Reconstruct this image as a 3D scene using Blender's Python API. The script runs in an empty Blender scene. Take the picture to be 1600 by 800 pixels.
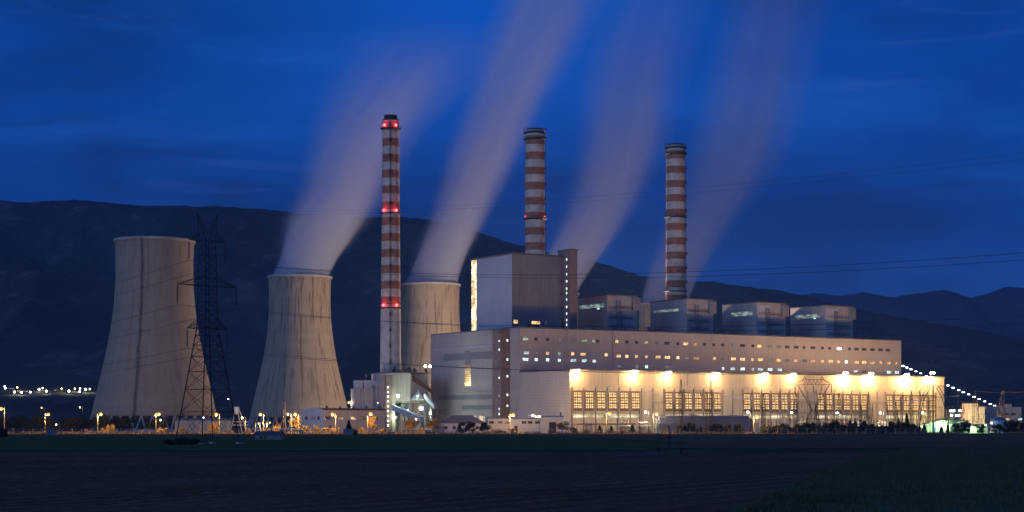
import bpy, math, random
from math import radians as R, sin, cos, pi
from mathutils import Vector, Matrix, noise as mnoise

S = bpy.context.scene
COL = S.collection

# ------------------------------------------------------------------ camera
F = 2700.0            # focal length in pixels of the 1600 px wide photo
HOR = 661.0           # horizon row
CAMH = 5.0
cam = bpy.data.cameras.new('camera')
cam.sensor_width = 36.0
cam.lens = F / 1600.0 * 36.0
cam.shift_y = (HOR - 400.0) / 1600.0
cam.clip_start = 1.0
cam.clip_end = 40000.0
co = bpy.data.objects.new('camera', cam)
COL.objects.link(co)
co.location = (0, 0, CAMH)
co.rotation_euler = (R(90), 0, 0)
S.camera = co

# ------------------------------------------------------------------ sky
SUN_EL, SUN_AZ = 11.0, 221.0     # the last glow of dusk comes from behind the camera's left shoulder (azimuth clockwise from +Y)
w = bpy.data.worlds.new('World')
S.world = w
w.use_nodes = True
nt = w.node_tree
nt.nodes.clear()
N = nt.nodes.new
L = nt.links.new
out = N('ShaderNodeOutputWorld')
bg = N('ShaderNodeBackground')
L(bg.outputs[0], out.inputs[0])
tc = N('ShaderNodeTexCoord')
sep = N('ShaderNodeSeparateXYZ')
L(tc.outputs['Generated'], sep.inputs[0])
ramp = N('ShaderNodeValToRGB')
L(sep.outputs[2], ramp.inputs[0])
cr = ramp.color_ramp
cr.elements[0].position = 0.0
cr.elements[0].color = (.016, .072, .33, 1)
cr.elements[1].position = 1.0
cr.elements[1].color = (.002, .025, .18, 1)
for p, c in ((.07, (.010, .068, .31)), (.12, (.002, .058, .33)), (.20, (.000, .062, .38)), (.35, (.003, .048, .31)), (.6, (.04, .075, .26))):
    e = cr.elements.new(p)
    e.color = (*c, 1)

def wnoise(scale, loc, nscale, detail, lo, hi, rough=.5, dist=0):
    mp = N('ShaderNodeMapping')
    mp.inputs['Scale'].default_value = scale
    mp.inputs['Location'].default_value = loc
    L(tc.outputs['Generated'], mp.inputs[0])
    n = N('ShaderNodeTexNoise')
    n.inputs['Scale'].default_value = nscale
    n.inputs['Detail'].default_value = detail
    n.inputs['Roughness'].default_value = rough
    n.inputs['Distortion'].default_value = dist
    L(mp.outputs[0], n.inputs['Vector'])
    m = N('ShaderNodeMapRange')
    m.inputs[1].default_value = lo
    m.inputs[2].default_value = hi
    m.interpolation_type = 'SMOOTHSTEP'
    L(n.outputs[0], m.inputs[0])
    return m.outputs[0]

def mix(fac, a, b, mode='MIX'):
    m = N('ShaderNodeMix')
    m.data_type = 'RGBA'
    m.blend_type = mode
    if isinstance(fac, (int, float)):
        m.inputs[0].default_value = fac
    else:
        L(fac, m.inputs[0])
    for i, v in ((6, a), (7, b)):
        if isinstance(v, tuple):
            m.inputs[i].default_value = (*v, 1)
        else:
            L(v, m.inputs[i])
    return m.outputs[2]

def mth(op, a, b=None, c=None, clamp=False):
    m = N('ShaderNodeMath')
    m.operation = op
    m.use_clamp = clamp
    for i, v in enumerate((a, b, c)):
        if v is None:
            continue
        if isinstance(v, (int, float)):
            m.inputs[i].default_value = v
        else:
            L(v, m.inputs[i])
    return m.outputs[0]

def mrange(v, a, b, c=0., d=1.):
    m = N('ShaderNodeMapRange')
    m.interpolation_type = 'SMOOTHSTEP'
    L(v, m.inputs[0])
    for i, q in ((1, a), (2, b), (3, c), (4, d)):
        m.inputs[i].default_value = q
    return m.outputs[0]

dark = wnoise((1.0, 1.0, 3.2), (3.1, .4, 1.7), 3.2, 5, .44, .66, .55, .3)
leftness = mrange(sep.outputs[0], -.02, -.30)          # heavier cloud low on the left
lowleft = mth('MULTIPLY', leftness, mrange(sep.outputs[2], .20, .10))
darkf = mth('MULTIPLY', mth('ADD', dark, mth('MULTIPLY', lowleft, .6), clamp=True), .85)
c1 = mix(darkf, ramp.outputs[0], (.0005, .024, .145))
bright = wnoise((1.0, 1.0, 6.5), (1.3, 7.2, .2), 3.6, 6, .50, .74, .6, .6)
brf = mth('MULTIPLY', bright, .42)
c2 = mix(brf, c1, (.012, .125, .62))
streak = wnoise((1.0, 1.0, 9.0), (5.3, 2.2, .9), 7.0, 6, .56, .78, .6, .8)
c3 = mix(mth('MULTIPLY', streak, .22), c2, (.06, .12, .45))
# afterglow near the horizon behind the camera
patchy = mth('MULTIPLY', mth('MULTIPLY', mrange(mth('ABSOLUTE', mth('ADD', sep.outputs[0], .03)), .25, .0), mrange(sep.outputs[2], .12, .25)), mrange(sep.outputs[1], .0, .5))
c3 = mix(mth('MULTIPLY', patchy, .75), c3, (.001, .105, .60))
glow = mth('MULTIPLY', mrange(mth('ADD', mth('MULTIPLY', sep.outputs[1], -.75), mth('MULTIPLY', sep.outputs[0], -.66)), .0, 1.0),
           mrange(mth('ABSOLUTE', sep.outputs[2]), .55, .0))
c4 = mix(glow, c3, (.12, .19, .42))
L(c4, bg.inputs[0])
bg.inputs[1].default_value = 1.0

# ------------------------------------------------------------------ dusk glow lamp (the one sun)
sd = bpy.data.lights.new('sun', 'SUN')
sd.energy = .75
sd.angle = R(28)
sd.color = (.34, .52, 1.0)
so = bpy.data.objects.new('sun', sd)
COL.objects.link(so)
az, el = R(SUN_AZ), R(SUN_EL)
sdir = Vector((sin(az) * cos(el), cos(az) * cos(el), sin(el)))
so.rotation_euler = sdir.to_track_quat('Z', 'Y').to_euler()
so.location = (0, -50, 80)

# ------------------------------------------------------------------ render
S.render.engine = 'CYCLES'
S.view_settings.view_transform = 'Standard'
S.view_settings.look = 'None'
S.view_settings.exposure = 0.0
S.view_settings.gamma = 1.0
S.view_settings.use_curve_mapping = False
cy = S.cycles
cy.use_denoising = True
cy.max_bounces = 4
cy.diffuse_bounces = 2
cy.glossy_bounces = 2
cy.transmission_bounces = 2
cy.volume_bounces = 2
cy.transparent_max_bounces = 8
cy.sample_clamp_indirect = 3.0
cy.volume_step_rate = 1.0
cy.volume_max_steps = 96
cy.caustics_reflective = False
cy.caustics_refractive = False

HAZE = .000055
# ================================================================== helpers
def gx(px, Y):
    return (px - 800.0) / F * Y

def gz(py, Y):
    return CAMH + (HOR - py) / F * Y

class MB:
    def __init__(s):
        s.v, s.f, s.m = [], [], []

    def add(s, vs, fs, mi=0):
        b = len(s.v)
        s.v += [tuple(p) for p in vs]
        s.f += [tuple(b + i for i in q) for q in fs]
        s.m += [mi] * len(fs)
        return s

    def box(s, x0, x1, y0, y1, z0, z1, mi=0):
        return s.add([(x0, y0, z0), (x1, y0, z0), (x1, y1, z0), (x0, y1, z0), (x0, y0, z1), (x1, y0, z1), (x1, y1, z1), (x0, y1, z1)],
                     [(3, 2, 1, 0), (4, 5, 6, 7), (0, 1, 5, 4), (1, 2, 6, 5), (2, 3, 7, 6), (3, 0, 4, 7)], mi)

    def bar(s, p, q, r, n=4, mi=0, r2=None):
        p, q = Vector(p), Vector(q)
        d = (q - p)
        if d.length < 1e-6:
            return s
        d.normalize()
        a = Vector((0, 0, 1)) if abs(d.z) < .9 else Vector((1, 0, 0))
        e = d.cross(a).normalized()
        g = d.cross(e)
        r2 = r if r2 is None else r2
        vs = []
        for c, rr in ((p, r), (q, r2)):
            for k in range(n):
                t = 2 * pi * (k + .5) / n
                vs.append(c + e * (rr * cos(t)) + g * (rr * sin(t)))
        fs = [(k, (k + 1) % n, n + (k + 1) % n, n + k) for k in range(n)]
        fs += [tuple(reversed(range(n))), tuple(range(n, 2 * n))]
        return s.add(vs, fs, mi)

    def tube(s, pts, r, n=4, mi=0):
        pts = [Vector(p) for p in pts]
        vs = []
        for i, p in enumerate(pts):
            d = (pts[min(i + 1, len(pts) - 1)] - pts[max(i - 1, 0)]).normalized()
            a = Vector((0, 0, 1)) if abs(d.z) < .9 else Vector((1, 0, 0))
            e = d.cross(a).normalized()
            g = d.cross(e)
            for k in range(n):
                t = 2 * pi * (k + .5) / n
                vs.append(p + e * (r * cos(t)) + g * (r * sin(t)))
        fs = []
        for i in range(len(pts) - 1):
            for k in range(n):
                fs.append((i * n + k, i * n + (k + 1) % n, (i + 1) * n + (k + 1) % n, (i + 1) * n + k))
        fs += [tuple(reversed(range(n))), tuple(range((len(pts) - 1) * n, len(pts) * n))]
        return s.add(vs, fs, mi)

    def lathe(s, prof, n=24, mi=0, c=(0, 0), mis=None, closed=False):
        b = len(s.v)
        for (r, z) in prof:
            for k in range(n):
                t = 2 * pi * k / n
                s.v.append((c[0] + r * cos(t), c[1] + r * sin(t), z))
        m = len(prof)
        for i in range(m if closed else m - 1):
            j = (i + 1) % m
            for k in range(n):
                s.f.append((b + i * n + k, b + i * n + (k + 1) % n, b + j * n + (k + 1) % n, b + j * n + k))
                s.m.append(mis[i] if mis else mi)
        if not closed:
            if prof[0][0] > .001:
                s.f.append(tuple(b + k for k in reversed(range(n))))
                s.m.append(mis[0] if mis else mi)
            if prof[-1][0] > .001:
                s.f.append(tuple(b + (m - 1) * n + k for k in range(n)))
                s.m.append(mis[-1] if mis else mi)
        return s

    def prism(s, poly, y0, y1, mi=0):
        """polygon in x,z extruded along y"""
        n = len(poly)
        vs = [(x, y0, z) for x, z in poly] + [(x, y1, z) for x, z in poly]
        fs = [tuple(range(n)), tuple(reversed(range(n, 2 * n)))]
        fs += [(k, n + k, n + (k + 1) % n, (k + 1) % n) for k in range(n)]
        return s.add(vs, fs, mi)

    def prismx(s, poly, x0, x1, mi=0):
        """polygon in y,z extruded along x"""
        n = len(poly)
        vs = [(x0, y, z) for y, z in poly] + [(x1, y, z) for y, z in poly]
        fs = [tuple(reversed(range(n))), tuple(range(n, 2 * n))]
        fs += [(k, (k + 1) % n, n + (k + 1) % n, n + k) for k in range(n)]
        return s.add(vs, fs, mi)

    def mesh(s, name, mats, smooth=False):
        me = bpy.data.meshes.new(name)
        me.from_pydata(s.v, [], s.f)
        if not isinstance(mats, (list, tuple)):
            mats = [mats]
        for m in mats:
            me.materials.append(m)
        me.polygons.foreach_set('material_index', s.m)
        if smooth:
            me.polygons.foreach_set('use_smooth', [True] * len(me.polygons))
        me.update()
        return me

    def build(s, name, mats, parent=None, smooth=False):
        return link(name, s.mesh(name, mats, smooth), parent)

def link(name, me, parent=None, loc=None):
    o = bpy.data.objects.new(name, me)
    COL.objects.link(o)
    if parent is not None:
        o.parent = parent
    if loc is not None:
        o.location = loc
    return o

def tag(o, label=None, cat=None, group=None, kind=None):
    if label:
        o['label'] = label
    if cat:
        o['category'] = cat
    if group:
        o['group'] = group
    if kind:
        o['kind'] = kind
    return o

def root(name, loc, rz, label, cat, group=None):
    o = bpy.data.objects.new(name, None)
    COL.objects.link(o)
    o.location = loc
    o.rotation_euler = (0, 0, rz)
    return tag(o, label, cat, group)

def copy_tree(o, parent=None, loc=None, rz=None, scale=None, label=None, group=None):
    c = o.copy()
    COL.objects.link(c)
    if parent is not None:
        c.parent = parent
    if loc is not None:
        c.location = loc
    if rz is not None:
        c.rotation_euler = (0, 0, rz)
    if scale is not None:
        c.scale = scale if isinstance(scale, tuple) else (scale,) * 3
    if label:
        c['label'] = label
    if group:
        c['group'] = group
    for ch in list(KIDS.get(o.name, o.children)):
        copy_tree(ch, c)
    return c
KIDS = {}

# ------------------------------------------------------------------ materials
def newmat(name):
    m = bpy.data.materials.new(name)
    m.use_nodes = True
    return m, m.node_tree, m.node_tree.nodes['Principled BSDF']

def mat(name, col, rough=.8, var=.25, scale=.15, col2=None, metal=0., bump=0., stretch=(1, 1, 1), detail=5, spec=.3, fine=0.):
    """base colour broken up by two sizes of noise"""
    m, t, b = newmat(name)
    n = t.nodes.new('ShaderNodeTexNoise')
    tcn = t.nodes.new('ShaderNodeTexCoord')
    mp = t.nodes.new('ShaderNodeMapping')
    mp.inputs['Scale'].default_value = stretch
    t.links.new(tcn.outputs['Object'], mp.inputs[0])
    t.links.new(mp.outputs[0], n.inputs['Vector'])
    n.inputs['Scale'].default_value = scale
    n.inputs['Detail'].default_value = detail
    n.inputs['Roughness'].default_value = .6
    r = t.nodes.new('ShaderNodeValToRGB')
    r.color_ramp.elements[0].position = .32
    r.color_ramp.elements[1].position = .68
    c2 = col2 or tuple(c * (1 - var) for c in col)
    r.color_ramp.elements[0].color = (*c2, 1)
    r.color_ramp.elements[1].color = (*tuple(min(1, c * (1 + var * .4)) for c in col), 1)
    t.links.new(n.outputs[0], r.inputs[0])
    t.links.new(r.outputs[0], b.inputs['Base Color'])
    b.inputs['Roughness'].default_value = rough
    b.inputs['Metallic'].default_value = metal
    b.inputs['Specular IOR Level'].default_value = spec
    if bump:
        bn = t.nodes.new('ShaderNodeBump')
        bn.inputs['Strength'].default_value = bump
        bn.inputs['Distance'].default_value = 1.0
        t.links.new(n.outputs[0], bn.inputs['Height'])
        t.links.new(bn.outputs[0], b.inputs['Normal'])
    return m

class NT:
    """short node writing for the bigger materials"""
    def __init__(s, t):
        s.t = t

    def _in(s, sock, v):
        if isinstance(v, (int, float)):
            sock.default_value = v
        elif isinstance(v, tuple):
            sock.default_value = (*v, 1) if len(v) == 3 and sock.type == 'RGBA' else v
        else:
            s.t.links.new(v, sock)

    def math(s, op, a, b=None, clamp=False):
        m = s.t.nodes.new('ShaderNodeMath')
        m.operation = op
        m.use_clamp = clamp
        s._in(m.inputs[0], a)
        if b is not None:
            s._in(m.inputs[1], b)
        return m.outputs[0]

    def mix(s, f, a, b, mode='MIX'):
        m = s.t.nodes.new('ShaderNodeMix')
        m.data_type = 'RGBA'
        m.blend_type = mode
        s._in(m.inputs[0], f)
        s._in(m.inputs[6], a)
        s._in(m.inputs[7], b)
        return m.outputs[2]

    def mr(s, v, a, b, c=0., d=1., sm=True):
        m = s.t.nodes.new('ShaderNodeMapRange')
        if sm:
            m.interpolation_type = 'SMOOTHSTEP'
        for i, q in enumerate((v, a, b, c, d)):
            s._in(m.inputs[i], q)
        return m.outputs[0]

    def noise(s, vec, scale, detail=4, rough=.55, dist=0):
        n = s.t.nodes.new('ShaderNodeTexNoise')
        s._in(n.inputs['Vector'], vec)
        n.inputs['Scale'].default_value = scale
        n.inputs['Detail'].default_value = detail
        n.inputs['Roughness'].default_value = rough
        n.inputs['Distortion'].default_value = dist
        return n.outputs[0]

    def comb(s, x, y, z):
        c = s.t.nodes.new('ShaderNodeCombineXYZ')
        for i, q in enumerate((x, y, z)):
            s._in(c.inputs[i], q)
        return c.outputs[0]

    def obj(s):
        c = s.t.nodes.new('ShaderNodeTexCoord')
        q = s.t.nodes.new('ShaderNodeSeparateXYZ')
        s.t.links.new(c.outputs['Object'], q.inputs[0])
        return c.outputs['Object'], q.outputs[0], q.outputs[1], q.outputs[2]

def panel_mat(name, col, pw=6.0, ph=3.0, line=.55, streak=.25, rough=.75, stain=None, corr=0.):
    """wall of cast or sheet panels: joints, rain streaks, blotches"""
    m, t, b = newmat(name)
    q = NT(t)
    o, x, y, z = q.obj()
    h = q.math('ADD', x, y)
    fx = q.math('ABSOLUTE', q.math('SUBTRACT', q.math('FRACT', q.math('DIVIDE', h, pw)), .5))
    fz = q.math('ABSOLUTE', q.math('SUBTRACT', q.math('FRACT', q.math('DIVIDE', z, ph)), .5))
    lx = q.mr(fx, .5 - .16 / pw, .5 - .05 / pw, 0, 1)
    lz = q.mr(fz, .5 - .16 / ph, .5 - .05 / ph, 0, 1)
    ln = q.math('MAXIMUM', lx, lz)
    n1 = q.noise(q.comb(q.math('MULTIPLY', h, .9), 0., q.math('MULTIPLY', z, .045)), 1.0, 5, .6)
    n2 = q.noise(o, .05, 4, .6)
    cell = t.nodes.new('ShaderNodeTexWhiteNoise')
    cell.noise_dimensions = '2D'
    t.links.new(q.comb(q.math('FLOOR', q.math('DIVIDE', h, pw)), q.math('FLOOR', q.math('DIVIDE', z, ph)), 0.), cell.inputs['Vector'])
    k = q.math('ADD', q.math('MULTIPLY', q.mr(n1, .35, .7), streak), q.math('MULTIPLY', q.mr(n2, .35, .7), .18))
    k = q.math('ADD', k, q.math('MULTIPLY', cell.outputs[0], .07))
    dk = tuple(c * .45 for c in col)
    c = q.mix(k, col, stain or dk)
    c = q.mix(q.math('MULTIPLY', ln, line), c, tuple(a * .35 for a in col))
    t.links.new(c, b.inputs['Base Color'])
    b.inputs['Roughness'].default_value = rough
    b.inputs['Specular IOR Level'].default_value = .25
    if corr:
        wv = q.math('SINE', q.math('MULTIPLY', h, 2 * pi / corr))
        bn = t.nodes.new('ShaderNodeBump')
        bn.inputs['Strength'].default_value = .6
        bn.inputs['Distance'].default_value = .12
        t.links.new(wv, bn.inputs['Height'])
        t.links.new(bn.outputs[0], b.inputs['Normal'])
    return m

def emit(name, col, strength, vary=0., nz=0., gaps=False):
    m, t, b = newmat(name)
    b.inputs['Base Color'].default_value = (.05, .05, .05, 1)
    b.inputs['Emission Color'].default_value = (*col, 1)
    b.inputs['Emission Strength'].default_value = strength
    if vary or nz:
        q = NT(t)
        s = strength
        if vary:
            oi = t.nodes.new('ShaderNodeObjectInfo')
            s = q.math('MULTIPLY', q.math('ADD', q.math('MULTIPLY', oi.outputs['Random'], vary), 1 - vary * .6), strength)
        if nz:
            o, x, y, z = q.obj()
            gn = t.nodes.new('ShaderNodeNewGeometry')
            n = q.noise(gn.outputs['Position'], nz, 3, .7)
            s = q.math('MULTIPLY', q.mr(n, .35, .62, .35, 1.25), s)
        t.links.new(s, b.inputs['Emission Strength'])
    return m

def cooling_mat(mark=None):
    m, t, b = newmat('stained_shell_concrete')
    q = NT(t)
    o, x, y, z = q.obj()
    ang = q.math('ARCTAN2', y, x)
    ca = q.comb(q.math('MULTIPLY', q.math('COSINE', ang), 22.), q.math('MULTIPLY', q.math('SINE', ang), 22.), q.math('MULTIPLY', z, .075))
    cb = q.comb(q.math('MULTIPLY', q.math('COSINE', ang), 22.), q.math('MULTIPLY', q.math('SINE', ang), 22.), q.math('MULTIPLY', z, .012))
    oi = t.nodes.new('ShaderNodeObjectInfo')
    n1 = q.noise(ca, .55, 6, .65)
    n2 = q.noise(cb, 1.6, 3, .7)
    n3 = q.noise(o, .03, 4, .6)
    # meridian ribs of the formwork and the lift rings
    rib = q.math('ABSOLUTE', q.math('SINE', q.math('MULTIPLY', ang, 48.)))
    ribl = q.mr(rib, .16, .0, 0, .28)
    lift = q.mr(q.math('ABSOLUTE', q.math('SUBTRACT', q.math('FRACT', q.math('DIVIDE', z, 3.6)), .5)), .46, .5, 0, .22)
    white = t.nodes.new('ShaderNodeTexWhiteNoise')
    white.noise_dimensions = '1D'
    t.links.new(q.math('FLOOR', q.math('DIVIDE', z, 3.6)), white.inputs['W'])
    c = q.mix(q.math('MULTIPLY', q.mr(n3, .3, .7), .35), (.34, .30, .215), (.24, .215, .165))
    c = q.mix(q.math('MULTIPLY', white.outputs[0], .22), c, (.20, .165, .14))
    c = q.mix(q.math('MAXIMUM', ribl, lift), c, (.17, .145, .12))
    st = q.math('MULTIPLY', q.mr(n1, .50, .60), q.mr(n2, .40, .52))
    stz = q.math('MULTIPLY', q.mr(z, 112., 60., .9, .6), 1. if mark is None else .4)
    c = q.mix(q.math('MULTIPLY', st, stz), c, (.085, .05, .03))
    if mark is not None:
        dm = q.math('ABSOLUTE', q.math('ADD', q.math('SUBTRACT', ang, mark), q.math('MULTIPLY', q.math('SUBTRACT', q.noise(o, .09, 4, .7), .5), .16)))
        c = q.mix(q.math('MULTIPLY', q.mr(dm, .055, .0), q.mr(q.noise(o, .25, 4, .7), .35, .6, .3, .8)), c, (.13, .11, .10))
    t.links.new(c, b.inputs['Base Color'])
    b.inputs['Roughness'].default_value = .9
    b.inputs['Specular IOR Level'].default_value = .15
    return m

def glazing_mat(name, c1, c2, strength, rowh=1.0, dark=.25, noise_s=.35, fade=None):
    """lit glazing seen through its louvres: rows and uneven rooms behind"""
    m, t, b = newmat(name)
    q = NT(t)
    o, x, y, z = q.obj()
    h = q.math('ADD', x, y)
    row = q.mr(q.math('ABSOLUTE', q.math('SUBTRACT', q.math('FRACT', q.math('DIVIDE', z, rowh)), .5)), .30, .44, 1, 0)
    n = q.noise(q.comb(q.math('MULTIPLY', h, .8), 0., q.math('MULTIPLY', z, 1.0)), noise_s, 4, .7)
    s = q.math('MULTIPLY', q.mr(n, .35, .62, dark, 1.3), q.math('ADD', q.math('MULTIPLY', row, .75), .25))
    if fade:
        s = q.math('MULTIPLY', s, q.mr(z, fade[0], fade[1], 1., .25))
    t.links.new(q.math('MULTIPLY', s, strength), b.inputs['Emission Strength'])
    t.links.new(q.mix(q.mr(n, .4, .6), c1, c2), b.inputs['Emission Color'])
    b.inputs['Base Color'].default_value = (.04, .04, .04, 1)
    return m

M = {}
M['shell'] = cooling_mat()
M['concrete'] = mat('pale_concrete', (.42, .40, .37), .85, .3, .2)
M['dark_concrete'] = mat('dark_concrete', (.16, .15, .15), .9, .3, .3)
M['hall'] = panel_mat('hall_concrete_panels', (.56, .49, .38), 6.7, 12.0, .45, .32, stain=(.26, .21, .16))
M['hallside'] = panel_mat('hall_side_panels', (.50, .45, .42), 3.0, 1.5, .30, .25)
M['main'] = panel_mat('machine_house_panels', (.46, .42, .40), 14.3, 6.0, .28, .22)
M['clad'] = panel_mat('pale_sheet_cladding', (.50, .54, .60), 2.2, 8.0, .14, .14, corr=.9)
M['cladlow'] = panel_mat('pale_corrugated_sheet', (.46, .48, .52), 3.0, 9.0, .16, .25, corr=1.1)
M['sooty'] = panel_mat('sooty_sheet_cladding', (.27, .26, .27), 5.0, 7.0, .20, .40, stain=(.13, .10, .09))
M['boiler'] = panel_mat('boiler_house_cladding', (.44, .43, .42), 5.0, 5.0, .18, .45, stain=(.22, .20, .20))
M['brown'] = mat('brown_brick_tower', (.25, .19, .17), .85, .25, .3)
M['louvre'] = mat('grey_louvres', (.24, .24, .27), .7, .35, .5, stretch=(1, 1, 6))
M['roof'] = mat('dark_roof_felt', (.10, .10, .11), .9, .3, .2)
M['redroof'] = mat('brown_tile_roof', (.10, .05, .04), .9, .3, .4)
M['steel'] = mat('galvanised_steel', (.30, .30, .31), .55, .25, 1.0, metal=.4)
M['darksteel'] = mat('dark_painted_steel', (.04, .04, .045), .6, .3, 1.0)
M['rust'] = mat('red_lead_painted_steel', (.06, .025, .025), .7, .4, .4)
M['insul'] = mat('brown_porcelain', (.09, .05, .04), .3, .2, 2.0)
M['red'] = mat('red_band_paint', (.40, .17, .085), .85, .35, .35, col2=(.21, .11, .075))
M['white'] = mat('white_band_paint', (.62, .54, .43), .8, .3, .25)
M['chimc'] = mat('pale_chimney_concrete', (.50, .50, .46), .85, .3, .12)
M['black'] = mat('sooty_metal', (.03, .03, .035), .8, .3, .5)
M['huts'] = panel_mat('weathered_hut_render', (.17, .18, .20), 3.0, 3.0, .1, .3)
M['bluedim'] = panel_mat('dull_blue_sheet', (.15, .19, .27), 5.0, 6.0, .15, .2)
M['hallframe'] = mat('dark_brown_window_steel', (.20, .12, .07), .8, .3, .6)
M['bluewall'] = panel_mat('blue_grey_render', (.42, .48, .58), 5.0, 6.0, .15, .2)
M['render'] = panel_mat('cream_render', (.52, .47, .44), 5.0, 6.5, .2, .25)
M['shedgrey'] = panel_mat('grey_sheet_roof', (.17, .18, .20), 2.0, 30., .2, .25, corr=.8)
M['tank'] = mat('pale_blue_tank_paint', (.36, .46, .62), .5, .2, .3)
M['tankroof'] = mat('blue_tank_roof', (.04, .10, .30), .5, .2, .3)
M['bluedoor'] = mat('blue_door_paint', (.03, .08, .35), .5, .1, 1.)
M['glassdark'] = mat('dark_window_glass', (.035, .04, .05), .15, .3, .4, spec=.6)
M['frame'] = mat('window_frame_paint', (.20, .19, .18), .7, .2, 1.)
M['wood'] = mat('creosoted_wood', (.07, .05, .04), .9, .3, .8)
M['trunk'] = mat('tree_bark', (.09, .07, .05), .95, .3, 1.2)
M['wire'] = mat('weathered_wire', (.06, .06, .06), .6, .1, 1.)
M['buswire'] = mat('bright_aluminium_wire', (.55, .53, .5), .4, .1, 1., metal=.5)
M['rubber'] = mat('tyre_rubber', (.02, .02, .022), .9, .2, 2.)
M['hose'] = mat('pale_hose', (.16, .17, .18), .5, .2, 1.)
M['bluepaint'] = mat('cart_blue_paint', (.012, .016, .028), .6, .2, 1.)
M['winw'] = emit('lit_window_warm', (1.0, .56, .22), 1.8, .9, .5)
M['winc'] = emit('lit_window_cool', (.72, .95, 1.0), 1.7, .8, .5)
M['wing'] = emit('lit_window_greenish', (.62, .90, .62), .75, .9, .5)
M['wind'] = emit('lit_window_dim', (.55, .60, .62), .28, .9, .5)
M['winb'] = emit('lit_window_bright', (.80, .95, 1.0), 4.0)
M['stairwin'] = emit('lit_stair_window', (.86, 1.0, .88), 2.2, .5)
M['hallglass'] = glazing_mat('lit_hall_glazing', (1.0, .52, .16), (1.0, .70, .34), 1.25, 1.4, .7, .25)
M['hallstrip'] = glazing_mat('lit_base_glazing', (1.0, .70, .30), (1.0, .9, .6), 1.0, 1.0, .2, .15)
M['stripglass'] = glazing_mat('lit_boiler_glazing', (1.0, .66, .28), (1.0, .95, .62), 1.9, .95, .35, .22)
M['stripglass2'] = glazing_mat('lit_annex_glazing', (1.0, .58, .20), (1.0, .85, .50), 1.7, 1.1, .6, .2, fade=(24, 38))
M['boilerglass'] = glazing_mat('lit_roof_glazing', (.50, .66, .68), (.75, .95, .85), .38, .9, .15, .3)
M['doorlit'] = emit('lit_doorway', (1., .8, .55), .8)
M['sodium'] = emit('sodium_lamp_glass', (1.0, .40, .04), 2.0)
M['sodiumw'] = emit('pale_sodium_lamp_glass', (1.0, .66, .24), 4)
M['mercury'] = emit('mercury_lamp_glass', (.80, 1.0, .92), 26)
M['greenlamp'] = emit('greenish_lamp_glass', (.55, 1.0, .60), 5)
M['flood'] = emit('floodlight_glass', (1.0, .86, .60), 60)
M['redlamp'] = emit('red_beacon_glass', (1.0, .04, .05), 14)
M['convlamp'] = emit('conveyor_lamp_glass', (.82, .92, 1.0), 14)

def foliage(name, c1, c2, sc=.6):
    m, t, b = newmat(name)
    q = NT(t)
    gn = t.nodes.new('ShaderNodeNewGeometry')
    n = q.noise(gn.outputs['Position'], sc, 3, .6)
    oi = t.nodes.new('ShaderNodeObjectInfo')
    c = q.mix(q.mr(n, .38, .62), c1, c2)
    c = q.mix(q.math('MULTIPLY', oi.outputs['Random'], .3), c, tuple(a * .6 for a in c1))
    t.links.new(c, b.inputs['Base Color'])
    b.inputs['Roughness'].default_value = .85
    b.inputs['Specular IOR Level'].default_value = .1
    return m
M['leafdark'] = foliage('dark_leaves', (.018, .026, .012), (.035, .045, .02))
M['leafautumn'] = foliage('dry_autumn_leaves', (.20, .14, .06), (.34, .25, .12))
M['leafgreen'] = foliage('dull_green_leaves', (.05, .06, .025), (.09, .095, .045))
M['drygrass'] = foliage('dry_grass_blades', (.16, .13, .07), (.26, .20, .11), .3)

# ================================================================== lamps
def light(name, parent, loc, power, col, rad=.3):
    d = bpy.data.lights.new(name, 'POINT')
    d.energy = power
    d.color = col
    d.shadow_soft_size = rad
    o = bpy.data.objects.new(name, d)
    COL.objects.link(o)
    o.parent = parent
    o.location = loc
    return o

def ball(mb, c, r, mi=0, sz=1.0, n=10, k=6):
    prof = [(max(.0, r * sin(pi * i / k)), c[2] - r * sz * cos(pi * i / k)) for i in range(k + 1)]
    mb.lathe(prof, n, mi, c=(c[0], c[1]))
    return mb

# ================================================================== ground
def hills_mat(name, base, rock, dark):
    m, t, b = newmat(name)
    q = NT(t)
    o, x, y, z = q.obj()
    n1 = q.noise(o, .003, 8, .62, .3)
    n2 = q.noise(o, .055, 5, .8)
    n3 = q.noise(q.comb(x, q.math('MULTIPLY', y, .4), q.math('MULTIPLY', z, 1.5)), .012, 6, .65, .5)
    c = q.mix(q.mr(n1, .35, .65), dark, base)
    c = q.mix(q.math('MULTIPLY', q.mr(n2, .45, .6), .7), c, dark)
    rk = q.math('MULTIPLY', q.mr(n3, .52, .66), q.mr(n2, .38, .58))
    c = q.mix(q.math('MULTIPLY', rk, .45), c, rock)
    t.links.new(c, b.inputs['Base Color'])
    b.inputs['Roughness'].default_value = 1.
    b.inputs['Specular IOR Level'].default_value = 0.
    return m

def interp(tab, x):
    if x <= tab[0][0]:
        return tab[0][1]
    for (a, ya), (b, yb) in zip(tab, tab[1:]):
        if x <= b:
            f = (x - a) / (b - a)
            return ya + (yb - ya) * f
    return tab[-1][1]

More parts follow.
